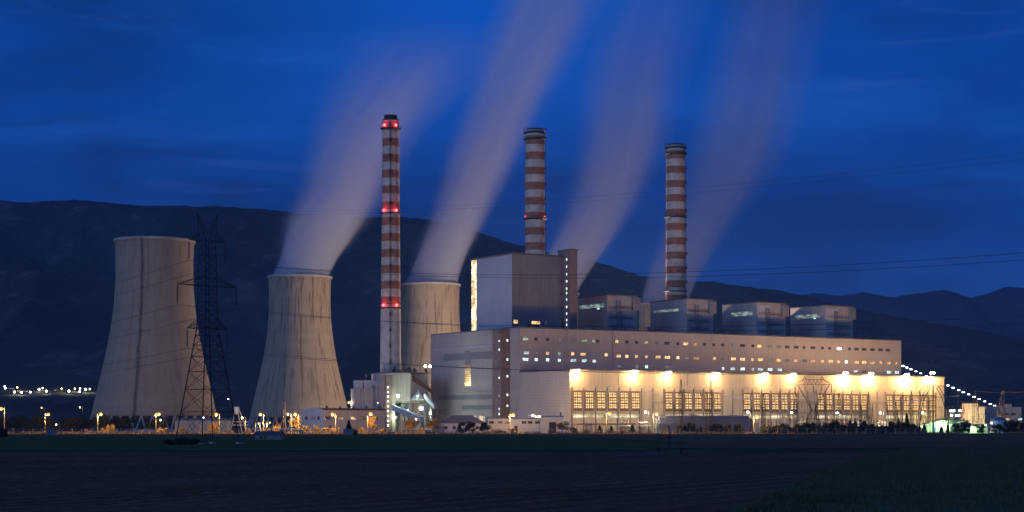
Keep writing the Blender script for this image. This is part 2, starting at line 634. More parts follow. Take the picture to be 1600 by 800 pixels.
def build_hills(name, tab, Y0, Yr, Y1, px0, px1, nx, ny, m, power, seed, rough):
    mb = MB()
    rows = []
    for j in range(ny + 1):
        t = j / ny
        Y = Y0 + (Y1 - Y0) * t
        row = []
        for i in range(nx + 1):
            px = px0 + (px1 - px0) * i / nx
            # columns fan out only gently: the hill is a real ridge running across
            X = (px - 800) / F * Yr * (.55 + .45 * Y / Yr)
            ppx = px
            zr = (HOR - interp(tab, ppx)) / F * Yr + CAMH
            s = (Y - Y0) / (Yr - Y0)
            if s <= 1:
                g = max(0, s) ** power
            else:
                g = max(0., 1 - (s - 1) * 1.1)
            p = Vector((X, Y, 0))
            n = mnoise.fractal(p * .0016 + Vector((seed, 0, 0)), 1.0, 2.0, 5)
            rdg = 1 - abs(mnoise.noise(Vector((X * .0040 + seed, Y * .0013, 3.3)))) * 2
            mid = max(0., min(1, s)) * max(0., 1 - abs(min(s, 2) - .0) ** 3 * .9) if s < 1 else 0
            z = zr * g * (1 + rough * (n * .55 + (rdg - .5) * .55) * mid * 1.6)
            z += mnoise.fractal(p * .012, 1.0, 2.0, 4) * 4 * min(1, max(0, s) * 3)
            z += mnoise.noise(p * .09) * 2.2 * min(1, max(0, s) * 3)
            row.append((X, Y, z - .5))
        rows.append(row)
    for r in rows:
        mb.v += r
    W = nx + 1
    for j in range(ny):
        for i in range(nx):
            mb.f.append((j * W + i, j * W + i + 1, (j + 1) * W + i + 1, (j + 1) * W + i))
            mb.m.append(0)
    o = mb.build(name, m, smooth=True)
    o['kind'] = 'structure'
    return o

RIDGE = [(-900, 380), (-500, 340), (-200, 322), (0, 316), (80, 312), (130, 311), (200, 317), (250, 320), (330, 321), (430, 326), (480, 332),
         (560, 338), (630, 338), (680, 345), (740, 362), (790, 374), (830, 387), (880, 398), (930, 407), (960, 416), (1000, 430), (1050, 436),
         (1110, 440), (1160, 446), (1210, 451), (1260, 462), (1330, 480), (1420, 500), (1600, 530), (2200, 600)]
RIDGE2 = [(600, 600), (1000, 500), (1150, 470), (1250, 460), (1267, 460), (1313, 459.5), (1355, 465), (1390, 463), (1432, 454), (1474, 452.5),
          (1516, 463), (1558, 451), (1600, 451.5), (1680, 455), (1800, 470), (2100, 500), (2600, 560)]
hm = hills_mat('scrub_hillside', (.055, .065, .060), (.21, .21, .21), (.016, .022, .024))
hm2 = hills_mat('far_scrub_hillside', (.055, .062, .085), (.11, .12, .15), (.032, .038, .058))  # bluer, flatter tones put distance haze into the colour
build_hills('hills', RIDGE, 1800, 4200, 6200, -900, 2200, 620, 150, hm, 2.1, 2.1, .75)
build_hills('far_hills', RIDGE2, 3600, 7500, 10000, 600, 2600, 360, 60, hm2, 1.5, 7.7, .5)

hz = MB()
hz.box(-6000, 6000, -400, 10500, -3, 1150)
hzm = bpy.data.materials.new('haze')
hzm.use_nodes = True
hzt = hzm.node_tree
hzt.nodes.clear()
hzo = hzt.nodes.new('ShaderNodeOutputMaterial')
hzv = hzt.nodes.new('ShaderNodeVolumePrincipled')
hzv.inputs['Density'].default_value = HAZE
hzv.inputs['Color'].default_value = (.38, .68, 1.0, 1)
hzv.inputs['Anisotropy'].default_value = .2
hzt.links.new(hzv.outputs[0], hzo.inputs['Volume'])
hzb = hz.build('haze', hzm)
hzb['kind'] = 'stuff'
soil = mat('ploughed_soil', (.050, .040, .036), .95, .45, .12, bump=.5, detail=10)
def field_mat(name, c1, c2, c3, s1=.02, s2=.6, rows=None):
    m, t, b = newmat(name)
    q = NT(t)
    o, x, y, z = q.obj()
    n1 = q.noise(o, s1, 5, .6)
    n2 = q.noise(o, s2, 6, .7)
    c = q.mix(q.mr(n1, .35, .65), c1, c2)
    c = q.mix(q.math('MULTIPLY', q.mr(n2, .45, .7), .7), c, c3)
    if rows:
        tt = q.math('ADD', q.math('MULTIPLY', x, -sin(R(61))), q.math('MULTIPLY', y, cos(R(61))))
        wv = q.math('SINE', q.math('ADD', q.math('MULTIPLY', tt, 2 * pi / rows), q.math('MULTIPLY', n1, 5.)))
        c = q.mix(q.mr(wv, -.2, .9, 0., .5), c, tuple(a * .45 for a in c1))  # painted stripes stand in for weak furrow shade; drier ridges stay lighter
    t.links.new(c, b.inputs['Base Color'])
    b.inputs['Roughness'].default_value = 1.
    b.inputs['Specular IOR Level'].default_value = 0.
    bn = t.nodes.new('ShaderNodeBump')
    bn.inputs['Strength'].default_value = .8
    bn.inputs['Distance'].default_value = .3
    t.links.new(n2, bn.inputs['Height'])
    t.links.new(bn.outputs[0], b.inputs['Normal'])
    return m
groundm = field_mat('plain_earth', (.07, .072, .052), (.10, .09, .065), (.05, .05, .04), .01, .15)
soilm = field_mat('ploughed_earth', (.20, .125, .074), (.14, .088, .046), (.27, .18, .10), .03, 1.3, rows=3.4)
grassm = field_mat('young_crop_green', (.10, .125, .045), (.12, .14, .05), (.06, .08, .03), .03, .5)
grassm2 = field_mat('rough_grass_green', (.11, .15, .07), (.08, .115, .055), (.15, .16, .09), .05, .8)
fallowm = field_mat('dry_fallow_earth', (.19, .13, .065), (.13, .10, .05), (.22, .16, .09), .03, .5)
trackm = field_mat('dry_track_earth', (.12, .10, .09), (.08, .07, .06), (.06, .05, .045), .05, .8)

def sheet(name, poly, z, m):
    mb = MB()
    mb.add([(x, y, z) for x, y in poly], [tuple(range(len(poly)))])
    o = mb.build(name, m)
    o['kind'] = 'structure'
    return o
sheet('ground', [(-9000, -300), (9000, -300), (9000, 14000), (-9000, 14000)], -.55, groundm)
sheet('plant_ground', [(-700, 700), (900, 700), (900, 2100), (-700, 2100)], -.05, groundm)

def patch(name, x0, x1, y0, y1, nx, ny, hf, m, geo=True, cut=None, xs=None):
    """height field patch, rows closer together near the camera"""
    mb = MB()
    for j in range(ny + 1):
        t = j / ny
        Y = y0 * (y1 / y0) ** t if geo else y0 + (y1 - y0) * t
        for i in range(nx + 1):
            X = x0 + (x1 - x0) * i / nx
            if xs:
                X = xs(X, Y)
            mb.v.append((X, Y, hf(X, Y)))
    W = nx + 1
    for j in range(ny):
        for i in range(nx):
            if cut:
                a = mb.v[j * W + i]
                if cut(a[0], a[1]):
                    continue
            mb.f.append((j * W + i, j * W + i + 1, (j + 1) * W + i + 1, (j + 1) * W + i))
            mb.m.append(0)
    o = mb.build(name, m, smooth=True)
    o['kind'] = 'structure'
    return o

BND = [(20, -8), (60, 4), (97, 13), (130, 21), (196, 37), (300, 67), (435, 110), (600, 160)]
def bnd(Y):
    return interp(BND, Y)
ca, sa = cos(R(61)), sin(R(61))
def furrow(X, Y):
    t = X * -sa + Y * ca                       # furrows run away to the right
    a = sin(t * 2 * pi / 3.0 + mnoise.noise(Vector((X * .02, Y * .02, 0))) * 1.5)
    e = .55 + .45 * mnoise.noise(Vector((X * .05, Y * .03, 5)))
    return .06 * a * e + .11 * mnoise.noise(Vector((X * .9, Y * .9, 1))) + .07 * mnoise.noise(Vector((X * 2.3, Y * 2.3, 2))) + .12 * mnoise.noise(Vector((X * .05, Y * .04, 9))) - .02
def wide(k):
    return lambda X, Y: X * (Y / 280.0) * k
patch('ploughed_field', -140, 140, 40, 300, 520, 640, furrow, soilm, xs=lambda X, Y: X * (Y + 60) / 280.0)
def lumpy(X, Y):
    return .10 * mnoise.noise(Vector((X * .5, Y * .5, 4))) + .10 * mnoise.noise(Vector((X * .06, Y * .06, 8))) + .02
patch('crop_field', -260, 260, 318, 700, 200, 160, lambda X, Y: lumpy(X, Y) + .05, grassm)
patch('dirt_track', -200, 200, 300, 318, 160, 8, lambda X, Y: lumpy(X, Y) * .5 + .02, trackm)
patch('grass_field', 0, 1, 30, 330, 160, 260, lambda X, Y: lumpy(X, Y) * 1.4 + .20, grassm2,
      xs=lambda t, Y: bnd(Y) + 2.5 * mnoise.noise(Vector((Y * .05, 0, 0))) + t * 230)
patch('fallow_field', 0, 1, 330, 690, 90, 90, lambda X, Y: lumpy(X, Y) + .16, fallowm,
      xs=lambda t, Y: gx(interp([(330, 1010), (420, 1080), (560, 900), (700, 800)], Y), Y) + t * 300)
# grass blades standing on the near grass and dry grass under the fence
def blades(name, pts, h, wd, m, label, seed):
    rnd = random.Random(seed)
    mb = MB()
    for (x, y, z) in pts:
        a = rnd.uniform(0, pi)
        hh = h * rnd.uniform(.5, 1.3)
        dx, dy = cos(a) * wd * rnd.uniform(.5, 1), sin(a) * wd
        lx, ly = rnd.uniform(-.3, .3) * hh, rnd.uniform(-.3, .3) * hh
        mb.add([(x - dx, y - dy, z), (x + dx, y + dy, z), (x + lx, y + ly, z + hh)], [(0, 1, 2)])
    o = mb.build(name, m)
    tag(o, label, 'grass', kind='stuff')
    return o
rnd = random.Random(4)
pts = []
for _ in range(26000):
    Y = 92 * (330 / 92) ** rnd.random()
    X = bnd(Y) + rnd.random() ** 1.1 * (gx(1640, Y) - bnd(Y))
    pts.append((X, Y, .18))
blades('grass', pts, .30, .05, M['leafgreen'], 'rough green grass in the near corner of the field', 5)
pts = []
for _ in range(15000):
    px = rnd.uniform(-60, 1500)
    Y = 814 + rnd.gauss(0, 8)
    cl = mnoise.noise(Vector((px * .05, 0, 0)))
    if rnd.random() > .55 + cl:
        continue
    pts.append((gx(px, Y), Y, -.05))
blades('dry_grass', pts, 1.2, .22, M['drygrass'], 'dry pale grass growing along the plant fence', 6)

# ================================================================== plant frame
OX, OY = 29.3, 878.0
D1 = (.844, .536)
TH = math.atan2(.536, .844)
def UV(u, v, z=0.):
    return (OX + .844 * u - .536 * v, OY + .536 * u + .844 * v, z)
def u_at(px, v):
    k = (px - 800) / F
    return (k * (OY + .844 * v) - (OX - .536 * v)) / (.844 - .536 * k)
def v_at(px, u):
    k = (px - 800) / F
    return (OX + .844 * u - k * (OY + .536 * u)) / (.536 + .844 * k)
def z_at(py, u, v):
    return gz(py, UV(u, v)[1])

def wbox(mb, w_, h_, d_=.12, nx=2, nz=1, fr=.12):
    """window unit centred on x, z with its back on y=0, looking to -y; slot 0 frame, slot 1 glass"""
    mb.box(-w_ / 2, w_ / 2, -.04, 0, -h_ / 2, h_ / 2, 1)
    mb.box(-w_ / 2 - fr, -w_ / 2, -d_, 0, -h_ / 2 - fr, h_ / 2 + fr)
    mb.box(w_ / 2, w_ / 2 + fr, -d_, 0, -h_ / 2 - fr, h_ / 2 + fr)
    mb.box(-w_ / 2, w_ / 2, -d_, 0, h_ / 2, h_ / 2 + fr)
    mb.box(-w_ / 2, w_ / 2, -d_ * 1.6, 0, -h_ / 2 - fr, -h_ / 2)
    for i in range(1, nx):
        x = -w_ / 2 + w_ * i / nx
        mb.box(x - .06, x + .06, -d_ * .8, -.041, -h_ / 2, h_ / 2)
    for i in range(1, nz):
        z = -h_ / 2 + h_ * i / nz
        mb.box(-w_ / 2, w_ / 2, -d_ * .7, -.041, z - .05, z + .05)
    return mb
WCACHE = {}
def window(parent, x, y, z, w_, h_, glass, rz=0., nx=2, nz=1, name='window'):
    key = (round(w_, 1), round(h_, 1), glass, nx, nz)
    if key not in WCACHE:
        WCACHE[key] = wbox(MB(), w_, h_, nx=nx, nz=nz).mesh('window', [M['frame'], M[glass]])
    o = link(name, WCACHE[key], parent, (x, y, z))
    o.rotation_euler = (0, 0, rz)
    return o
LEFT = -pi / 2           # a window turned to look to -x (local)

# ------------------------------------------------------------------ turbine hall
HH = 31.8
hall = root('turbine_hall', UV(0, 0), TH, 'long floodlit turbine hall with rows of glowing windows under arched bays', 'power station building')
mb = MB()
mb.box(0, 268, 0, 47, 0, HH)
mb.build('wall', M['hall'], hall)
mb = MB(); mb.box(-.02, 0, .0, 47, 0, HH); mb.build('side_wall', M['hallside'], hall)
mb = MB()
mb.box(-.4, 268.4, -.4, .35, HH, HH + .7); mb.box(-.4, .35, .35, 47, HH, HH + .7); mb.box(267.6, 268.4, .35, 47, HH, HH + .7)
mb.box(.35, 267.6, .35, 47, HH, HH + .25)
mb.build('roof', M['roof'], hall)
groups = [(1.2, 45.2), (60, 99.4), (113.5, 153.5), (167, 206.6), (220, 261)]
arch_me, win_me = {}, {}
for gi, (a, b) in enumerate(groups):
    bw = (b - a) / 6
    for i in range(6):
        x0 = a + bw * i
        key = round(bw, 2)
        if key not in arch_me:
            wp = bw - .9
            poly = [(-wp / 2, 21.6), (wp / 2, 21.6)]
            for k in range(13):
                t = pi * k / 12
                poly.append((wp / 2 * cos(t), 23.0 + 1.7 * sin(t)))
            am = MB()
            am.prism(poly, -.45, -.003)
            arch_me[key] = am.mesh('arched_panel', M['hall'])
            ww = bw * .64
            wm = MB()
            for r_ in range(3):
                z0 = 12.4 + r_ * 2.98
                for c_ in range(4):
                    cx = -ww / 2 + ww * (c_ + .5) / 4 + (-.12 if c_ < 2 else .12)
                    wm.box(cx - ww / 8 + .14, cx + ww / 8 - .14, -.10, -.004, z0 + .15, z0 + 2.35, 1)
            wm.box(-ww / 2 - .3, ww / 2 + .3, -.34, -.004, 11.2, 12.4)
            for r_ in range(3):
                z0 = 12.4 + r_ * 2.98
                wm.box(-ww / 2 - .3, ww / 2 + .3, -.34, -.004, z0 + 2.45, z0 + 2.98)
                wm.box(-ww / 2 + .0, ww / 2 - .0, -.2, -.10, z0 + 1.15, z0 + 1.32)
            for xx in (-ww / 2 - .3, -.16, ww / 2):
                wm.box(xx, xx + .3, -.28, -.004, 12.4, 21.0)
            for xx in (-ww / 4 - .12, ww / 4 + .12):
                wm.box(xx - .09, xx + .09, -.2, -.004, 12.4, 21.0)
            win_me[key] = wm.mesh('window', [M['hallframe'], M['hallglass']])
        link('arched_panel', arch_me[key], hall, (x0 + bw / 2, 0, 0))
        link('window', win_me[key], hall, (x0 + bw / 2, 0, 0))
pil = MB(); pil.box(-.22, .22, -.55, -.002, 0, 23.2); pil = pil.mesh('pilaster', M['brown'])
for gi, (a, b) in enumerate(groups):
    bw = (b - a) / 6
    for i in range(7):
        link('pilaster', pil, hall, (a + bw * i, 0, 0))
for x in (52.6, 106.5, 160.3, 213.3):
    link('pilaster', pil, hall, (x, 0, 0))
for gi, (a, b) in enumerate(groups):
    mb = MB()
    mb.box(a + .8, b - .8, -.12, -.003, 7.6, 9.4)
    mb.build('base_glazing', M['hallstrip'], hall)
    bw = (b - a) / 6
    for i in (1, 4):
        mb = MB(); mb.box(a + bw * i + 1.3, a + bw * i + 5.2, -.16, -.003, 0, 5.2); mb.build('door', M['louvre'], hall)
for x in (30.5, 60, 75.8, 135, 188, 245):
    mb = MB(); mb.box(x - .12, x + .12, -.14, -.003, 24.9, HH - .1); mb.build('downpipe', M['frame'], hall)
window(hall, 0 - .02, 8, 9.5, 1.0, 2.0, 'glassdark', LEFT)

for a, b in ((3, 40), (62, 96), (170, 204)):
    mb = MB(); mb.bar((a, -2.2, 4.6), (b, -2.2, 4.6), .28, 8)
    for i in range(int((b - a) / 6) + 1):
        mb.bar((a + i * 6, -2.2, 0), (a + i * 6, -2.2, 4.6), .14)
    mb.build('pipe_rack', M['hallframe'], hall)
# floodlights on brackets at the hall's roof edge
def floodlight(px, py, power, i):
    v = -2.5
    u = u_at(px, v)
    z = z_at(py, u, v)
    where = ['above the first arched bay', 'above the sixth arched bay', 'above the first bay of the second window group', 'above the last bay of the second window group',
             'above the third bay of the middle window group', 'above the last bay of the middle window group', 'over the fourth window group, the brightest of all',
             'over the last bay of the fourth window group', 'above the third bay of the last window group', 'near the far corner of the hall'][i]
    r = root('floodlight', UV(u, v, z), TH, 'blinding floodlight on a bracket ' + where, 'floodlight', 'floodlights along the hall roof edge')
    mb = MB(); mb.bar((0, 0, .9), (0, 2.5 - .4, HH + .4 - z), .10); mb.bar((0, .2, .9), (0, 2.3, HH - z - 1.6), .07); mb.build('bracket', M['steel'], r)
    mb = MB()
    for dx in (-1.3, 0, 1.3):
        mb.box(dx - .58, dx + .58, .06, .5, -.2, .95)
    mb.build('housing', M['darksteel'], r)
    mb = MB()
    for dx in (-1.3, 0, 1.3):
        for dz in (.35,):
            mb.lathe([(.05, -.12), (.50, -.06), (.55, .02), (.30, .2), (.01, .24)], 10, c=(0, 0))
            k0 = len(mb.v) - 50
            for q_ in range(k0, len(mb.v)):
                a = mb.v[q_]
                mb.v[q_] = (a[0] + dx, -.08 - a[2], a[1] + dz)
    mb.build('lamp_glass', M['flood'], r)
    light('flood_lamp', r, (0, -.9, -.9), power * .46, (1.0, .57, .24), .5)
    light('flood_lamp', r, (0, -.5, .9), power * .50, (1.0, .56, .22), .6)
floods = [(901, 586, 1.0), (992, 588, 1.0), (1045, 590, .85), (1120, 592, .9), (1196, 593, 1.0), (1240, 594, .85), (1321, 592, 1.45), (1361, 593, 1.2), (1417, 595, 1.45), (1457, 593, 1.2)]
FP = 24000.
for i, (px, py, k) in enumerate(floods):
    floodlight(px, py - 6 - .35 * i, FP * k * (1.9 if i > 5 else 1), i)

# ------------------------------------------------------------------ long machine house behind the hall
MHH = 55.7
mh = root('machine_house', UV(0, 47), TH, 'long pale machine house with three lines of small windows above the turbine hall', 'power station building')
LEN = 280
mb = MB(); mb.box(0, LEN, .01, 95, 0, MHH); mb.build('wall', M['main'], mh)
mb = MB(); mb.box(-.15, LEN + .15, -.14, .25, MHH, MHH + .5); mb.box(-.15, .25, .25, 95, MHH, MHH + .5); mb.box(.25, LEN, .25, 95, MHH, MHH + .2); mb.build('roof', M['dark_concrete'], mh)
for px in (885.6, 957):
    u = u_at(px, 47)
    mb = MB(); mb.box(u - .1, u + .1, -.12, -.0, 32, MHH - .1); mb.build('downpipe', M['frame'], mh)
def mwin(px, zc, wpx, glass):
    u = u_at(px, 47)
    window(mh, u, 0, zc, 3.4 if wpx > 7 else 1.9, 1.45, glass, nx=4 if wpx > 7 else 2, nz=2)
row1 = [(821, 9, 'wing'), (837.4, 5, 'glassdark'), (855.6, 5, 'glassdark'), (874, 5, 'wind'), (895.6, 9, 'wind'), (912.6, 9, 'wing'), (927.6, 5, 'wing'), (933.6, 5, 'glassdark'),
        (963.6, 5, 'winw'), (979.4, 5, 'glassdark'), (994.6, 5, 'glassdark'), (1010, 5, 'winw'), (1026, 5, 'wind'), (1042, 9, 'glassdark'), (1059, 5, 'glassdark'), (1071.6, 9, 'winw'),
        (1086, 5, 'winw'), (1100.6, 5, 'glassdark'), (1115, 5, 'glassdark'), (1129, 5, 'glassdark'), (1146, 9, 'wind'), (1160, 9, 'glassdark'), (1176, 5, 'glassdark'), (1187, 9, 'winw'),
        (1202.6, 9, 'wind'), (1217, 9, 'wind'), (1230, 9, 'glassdark'), (1244, 9, 'glassdark'), (1256, 5, 'glassdark'), (1270, 9, 'glassdark'), (1285, 5, 'glassdark'), (1296, 5, 'glassdark'),
        (1311, 9, 'winb'), (1327, 5, 'glassdark'), (1338, 9, 'glassdark'), (1350, 9, 'glassdark'), (1363, 9, 'glassdark'), (1375.6, 9, 'glassdark'), (1387, 9, 'glassdark')]
for px, wp, g in row1:
    mwin(px, 49.8, wp, g)
for px, wp, g in [(822, 9, 'winc'), (838, 5, 'wind'), (855.6, 5, 'winw'), (874, 5, 'wing'), (895, 5, 'winw'), (911, 9, 'winw'), (928, 5, 'wind'), (947, 5, 'winw')]:
    mwin(px, 42.4, wp, g)
for px, wp, g in [(821, 9, 'winc'), (837.5, 5, 'winc'), (855.6, 5, 'winc'), (874, 5, 'winc'), (895.6, 9, 'winc'), (912.6, 9, 'winc'), (928, 5, 'winc')]:
    mwin(px, 38.9, wp, g)
for px, wp, g in [(966, 9, 'winw'), (979.4, 5, 'winw'), (994.6, 5, 'winw'), (1010, 5, 'winw'), (1028, 9, 'winw'), (1042.6, 9, 'winw'), (1059, 5, 'winw'), (1072, 9, 'wind'), (1088, 9, 'winw'),
                  (1116, 5, 'winw'), (1129, 5, 'wind'), (1146, 9, 'winw'), (1160, 9, 'winw'), (1176, 5, 'winw'), (1188, 9, 'winw'), (1203, 9, 'wind'), (1217, 9, 'winw'),
                  (1230, 9, 'wind'), (1244, 9, 'winw'), (1257, 9, 'wind'), (1270, 9, 'winw'), (1285, 5, 'winw'), (1298, 9, 'winw'), (1310, 5, 'winw'), (1322, 5, 'winb'), (1338, 9, 'winw'),
                  (1350, 9, 'winw'), (1363, 9, 'winw'), (1375.6, 5, 'winw'), (1388, 9, 'winw'), (1400, 5, 'winw')]:
    mwin(px, 41.9, wp, g)
for px, wp, g in [(967, 9, 'wind'), (995, 5, 'wind'), (1010, 5, 'winc'), (1042, 9, 'wind'), (1129.5, 5, 'winc'), (1145, 9, 'winc'), (1160, 9, 'winc'), (1176, 5, 'winc'),
                  (1188, 9, 'winc'), (1203, 9, 'winc'), (1218, 9, 'winc'), (1337, 9, 'winc'), (1350, 9, 'wind'), (1389, 9, 'winc'), (1401, 9, 'winc')]:
    mwin(px, 36.3, wp, g)
# small roof plant along the parapet
rv = random.Random(3)
for k, px in enumerate((838, 851, 862, 925, 935, 965, 978, 1018, 1034, 1132, 1142, 1252)):
    u = u_at(px, 52)
    r = root('roof_vent', UV(u, 55, MHH + .2), TH, '', 'roof vent', 'vents on the machine house roof')
    r['label'] = 'small dark roof vent on the machine house, number along the parapet'
    h_ = rv.uniform(1.2, 3.2)
    mb = MB(); mb.box(-.9, .9, -.9, .9, 0, h_); mb.build('duct', M['louvre'], r)
    mb = MB(); mb.box(-1.2, 1.2, -1.2, 1.2, h_ + .02, h_ + .35); mb.build('cowl', M['darksteel'], r)
    r['label'] = 'small dark roof vent ' + ['below the tall block, first from the stair tower', 'below the tall block, second from the stair tower', 'below the tall block beside the window tower',
                 'in front of the first boiler house, left of its twin', 'in front of the first boiler house, right of its twin', 'under the corner of the first boiler house', 'under the right wall of the first boiler house',
                 'at the left foot of the second boiler house', 'at the wall of the second boiler house', 'between second and third boiler houses, left one', 'between second and third boiler houses, right one',
                 'in front of the fourth boiler house'][k]

# ------------------------------------------------------------------ stair tower at the end of the machine house
st = root('stair_tower', UV(-5.65, 56.6), TH, 'brown stair tower with tiny lit windows at the end of the machine house', 'tower')
mb = MB(); mb.box(0, 5.6, 0, 9.0, 0, 54.6); mb.build('wall', M['brown'], st)
mb = MB(); mb.box(-.2, 5.6, -.2, 9.2, 54.6, 55.1); mb.build('roof', M['dark_concrete'], st)
for k, y in enumerate((519.5, 533, 546.5, 553, 566.5, 573, 590.5, 612, 619, 639, 647)):
    z = z_at(y, 0, 56.6)
    window(st, 0, 1.9, z, .9, 1.1, 'stairwin' if k in (1, 2, 6, 9, 10) else 'glassdark', LEFT, nx=1)
for k, y in enumerate((532, 562, 588, 617, 634)):
    z = z_at(y, 0, 56.6)
    window(st, 3.9, 0, z, .9, 1.1, 'stairwin', 0, nx=1)

# ------------------------------------------------------------------ pale annex at left
AH = 46.7
an = root('switchgear_annex', UV(0, 62), TH, 'pale blue clad annex with a glowing vertical window strip left of the stair tower', 'power station building')
mb = MB(); mb.box(.02, 30, 0, 77, 0, AH); mb.build('wall', M['cladlow'], an)
mb = MB(); mb.box(-.3, 30, -.0, 77.3, AH, AH + .8); mb.build('roof', M['bluewall'], an)
def aband(name, pa, pb, ya, yb, m, proud=.12):
    va, vb = sorted((v_at(pa, 0) - 62, v_at(pb, 0) - 62))
    vm = (va + vb) / 2 + 62
    mb = MB(); mb.box(-proud, .018, va, vb, z_at(yb, 0, vm), z_at(ya, 0, vm)); return mb.build(name, m, an)
aband('louvre_band', 693, 775, 551, 562, M['louvre'])
aband('louvre_band', 686, 776, 617, 624, M['louvre'])
aband('louvre_band', 722, 776, 633, 640, M['louvre'])
aband('glazing_strip', 726.5, 735.5, 571, 603, M['stripglass2'], .2)
aband('louvre_panel', 726.5, 735.5, 548, 570.6, M['louvre'], .2)
for k, (a, b) in enumerate([(738, 744), (749, 757), (760, 768)]):
    aband('doorway', a, b, 650, 662, M['doorlit' if k != 2 else 'louvre'], .15)
mb = MB(); v0, v1 = v_at(775, 0) - 62, v_at(727, 0) - 62
mb.box(-2.2, 0, v0, v1, z_at(610, 0, 90), z_at(610, 0, 90) + .5); mb.build('canopy', M['bluewall'], an)

# ------------------------------------------------------------------ tall boiler block
TH2 = 97.7
tb = root('boiler_tower', UV(12.9, 75), TH, 'tallest square boiler block with a lit glass strip on its left edge', 'power station building')
v745 = v_at(744.6, 12.9) - 75
mb = MB(); mb.box(0, 33.6, .02, v745, 0, TH2); mb.build('wall', M['clad'], tb)
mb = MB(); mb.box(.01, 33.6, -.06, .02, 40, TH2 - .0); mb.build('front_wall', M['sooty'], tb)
mb = MB(); mb.box(.6, 33.6, v745, 44, 0, TH2); mb.build('rear_wall', M['clad'], tb)
mb = MB(); mb.box(.35, .598, v745 + .3, 43.6, z_at(538, 12.9, 117), z_at(407, 12.9, 117)); mb.build('glazing_strip', M['stripglass'], tb)
mb = MB(); mb.box(-.5, 34, -.5, 44.4, TH2, TH2 + .9); mb.box(6, 12, 14, 24, TH2 + .9, TH2 + 2.2); mb.build('roof', M['dark_concrete'], tb)
mb = MB(); mb.box(-.1, 0, 2, v745 - 3, z_at(529, 12.9, 80), z_at(520, 12.9, 80)); mb.build('louvre_band', M['louvre'], tb)
window(tb, u_at(805.6, 75) - 12.9, -.06, z_at(502.5, 15, 75), 2.6, 1.9, 'winw', nx=3, nz=2)
window(tb, u_at(837, 75) - 12.9, -.06, z_at(504, 25, 75), 5.5, 1.6, 'winw', nx=5, nz=2)
mb = MB(); mb.box(u_at(826, 74) - 12.9, u_at(846, 74) - 12.9, -2.2, -.07, MHH, z_at(506.5, 25, 74)); mb.build('roof_hut', M['rust'], tb)
mb = MB(); mb.box(u_at(852, 74) - 12.9, u_at(874, 74) - 12.9, -2.6, -.07, MHH, z_at(501, 35, 74)); mb.build('roof_hut', M['louvre'], tb)
lt = root('lift_tower', UV(46.6, 68), TH, 'slim brown lift tower with a column of lit square windows beside the tall boiler block', 'tower')
mb = MB(); mb.box(0, 5.0, 0, 12, 0, 101.2); mb.build('wall', M['brown'], lt)
mb = MB(); mb.box(-.3, 5.3, -.3, 12.3, 101.2, 101.9); mb.build('roof', M['dark_concrete'], lt)
for y in (405.5, 416.5, 428.5, 439.5, 451, 458, 468, 479.5, 490, 500, 507.5):
    window(lt, 0, 3.1, z_at(y, 46.6, 71), 1.0, 1.2, 'stairwin', LEFT, nx=1)
mb = MB()
for y in (440, 460, 482, 500):
    mb.box(-3.4, -.02, 6.0, 6.2, z_at(y, 46, 74), z_at(y, 46, 74) + .25)
mb.build('walkway', M['darksteel'], lt)

# ------------------------------------------------------------------ four lower boiler houses
bh = [(77.2, 98.4, 104.6, 'first boiler house, beside the tall window tower, with a dim lit strip'),
      (134.3, 154.3, 110.4, 'second boiler house, at the foot of the rightmost striped chimney'),
      (187.6, 210.9, 107.2, 'third boiler house, between two others, with a pale lit upper strip'),
      (243.3, 266.5, 107.3, 'last boiler house at the far right end of the roof')]
strips = [((905, 944), (475.5, 481.5), 'boilerglass'), ((1022, 1060), (483, 487), 'boilerglass'), ((1143, 1176), (487.5, 493.5), 'boilerglass'), ((1243, 1281), (491, 497), 'boilerglass')]
for i, (ua, ub, vb, lab) in enumerate(bh):
    r = root('boiler_house', UV(ua, 75), TH, 'grey clad ' + lab, 'power station building', 'lower boiler houses on the machine house roof')
    H = 77.7
    mb = MB(); mb.box(0, ub - ua, 0, vb - 75, MHH - 2, H); mb.build('wall', M['boiler'], r)
    mb = MB(); mb.box(-.4, ub - ua + .4, -.4, vb - 75 + .4, H, H + .6); mb.build('roof', M['dark_concrete'], r)
    (pa, pb), (ya, yb), g = strips[i]
    va, vc = sorted((v_at(pa, ua) - 75, v_at(pb, ua) - 75))
    va, vc = max(1.5, va), min(vb - 76, vc)
    mb = MB(); mb.box(-.1, -.002, va, vc, z_at(yb, ua, 88), z_at(ya, ua, 88)); mb.build('glazing_strip', M[g], r)
    mb = MB(); W = ub - ua
    mb.box(W - 4.0, W + 1.4, -1.2, -.01, H - 8, H - .6); mb.box(W * .28, W * .42, -.9, -.01, MHH, H - 3); mb.build('duct', M['louvre'], r)
    mb = MB()
    for z in (H - 6, H - 11.5, H - 16.5):
        mb.box(1.2, W - 4.2, -1.1, -.95, z, z + .14)
        mb.box(1.2, W - 4.2, -1.1, -.01, z - 1.1, z - .95)
        for k in range(7):
            x = 1.2 + (W - 5.6) * k / 6
            mb.box(x, x + .12, -1.1, -.95, z - 1.1, z)
    mb.build('walkway', M['darksteel'], r)
    if i >= 2:
        mb = MB(); mb.box(.6, W * .45, -.35, -.005, MHH, H - 1.5); mb.build('pale_panel', M['clad'], r)
    if i == 0 or i == 3:
        window(r, 0, (vb - 75) * .30, 70.5, 2.2, 1.0, 'winc', LEFT, nx=2)

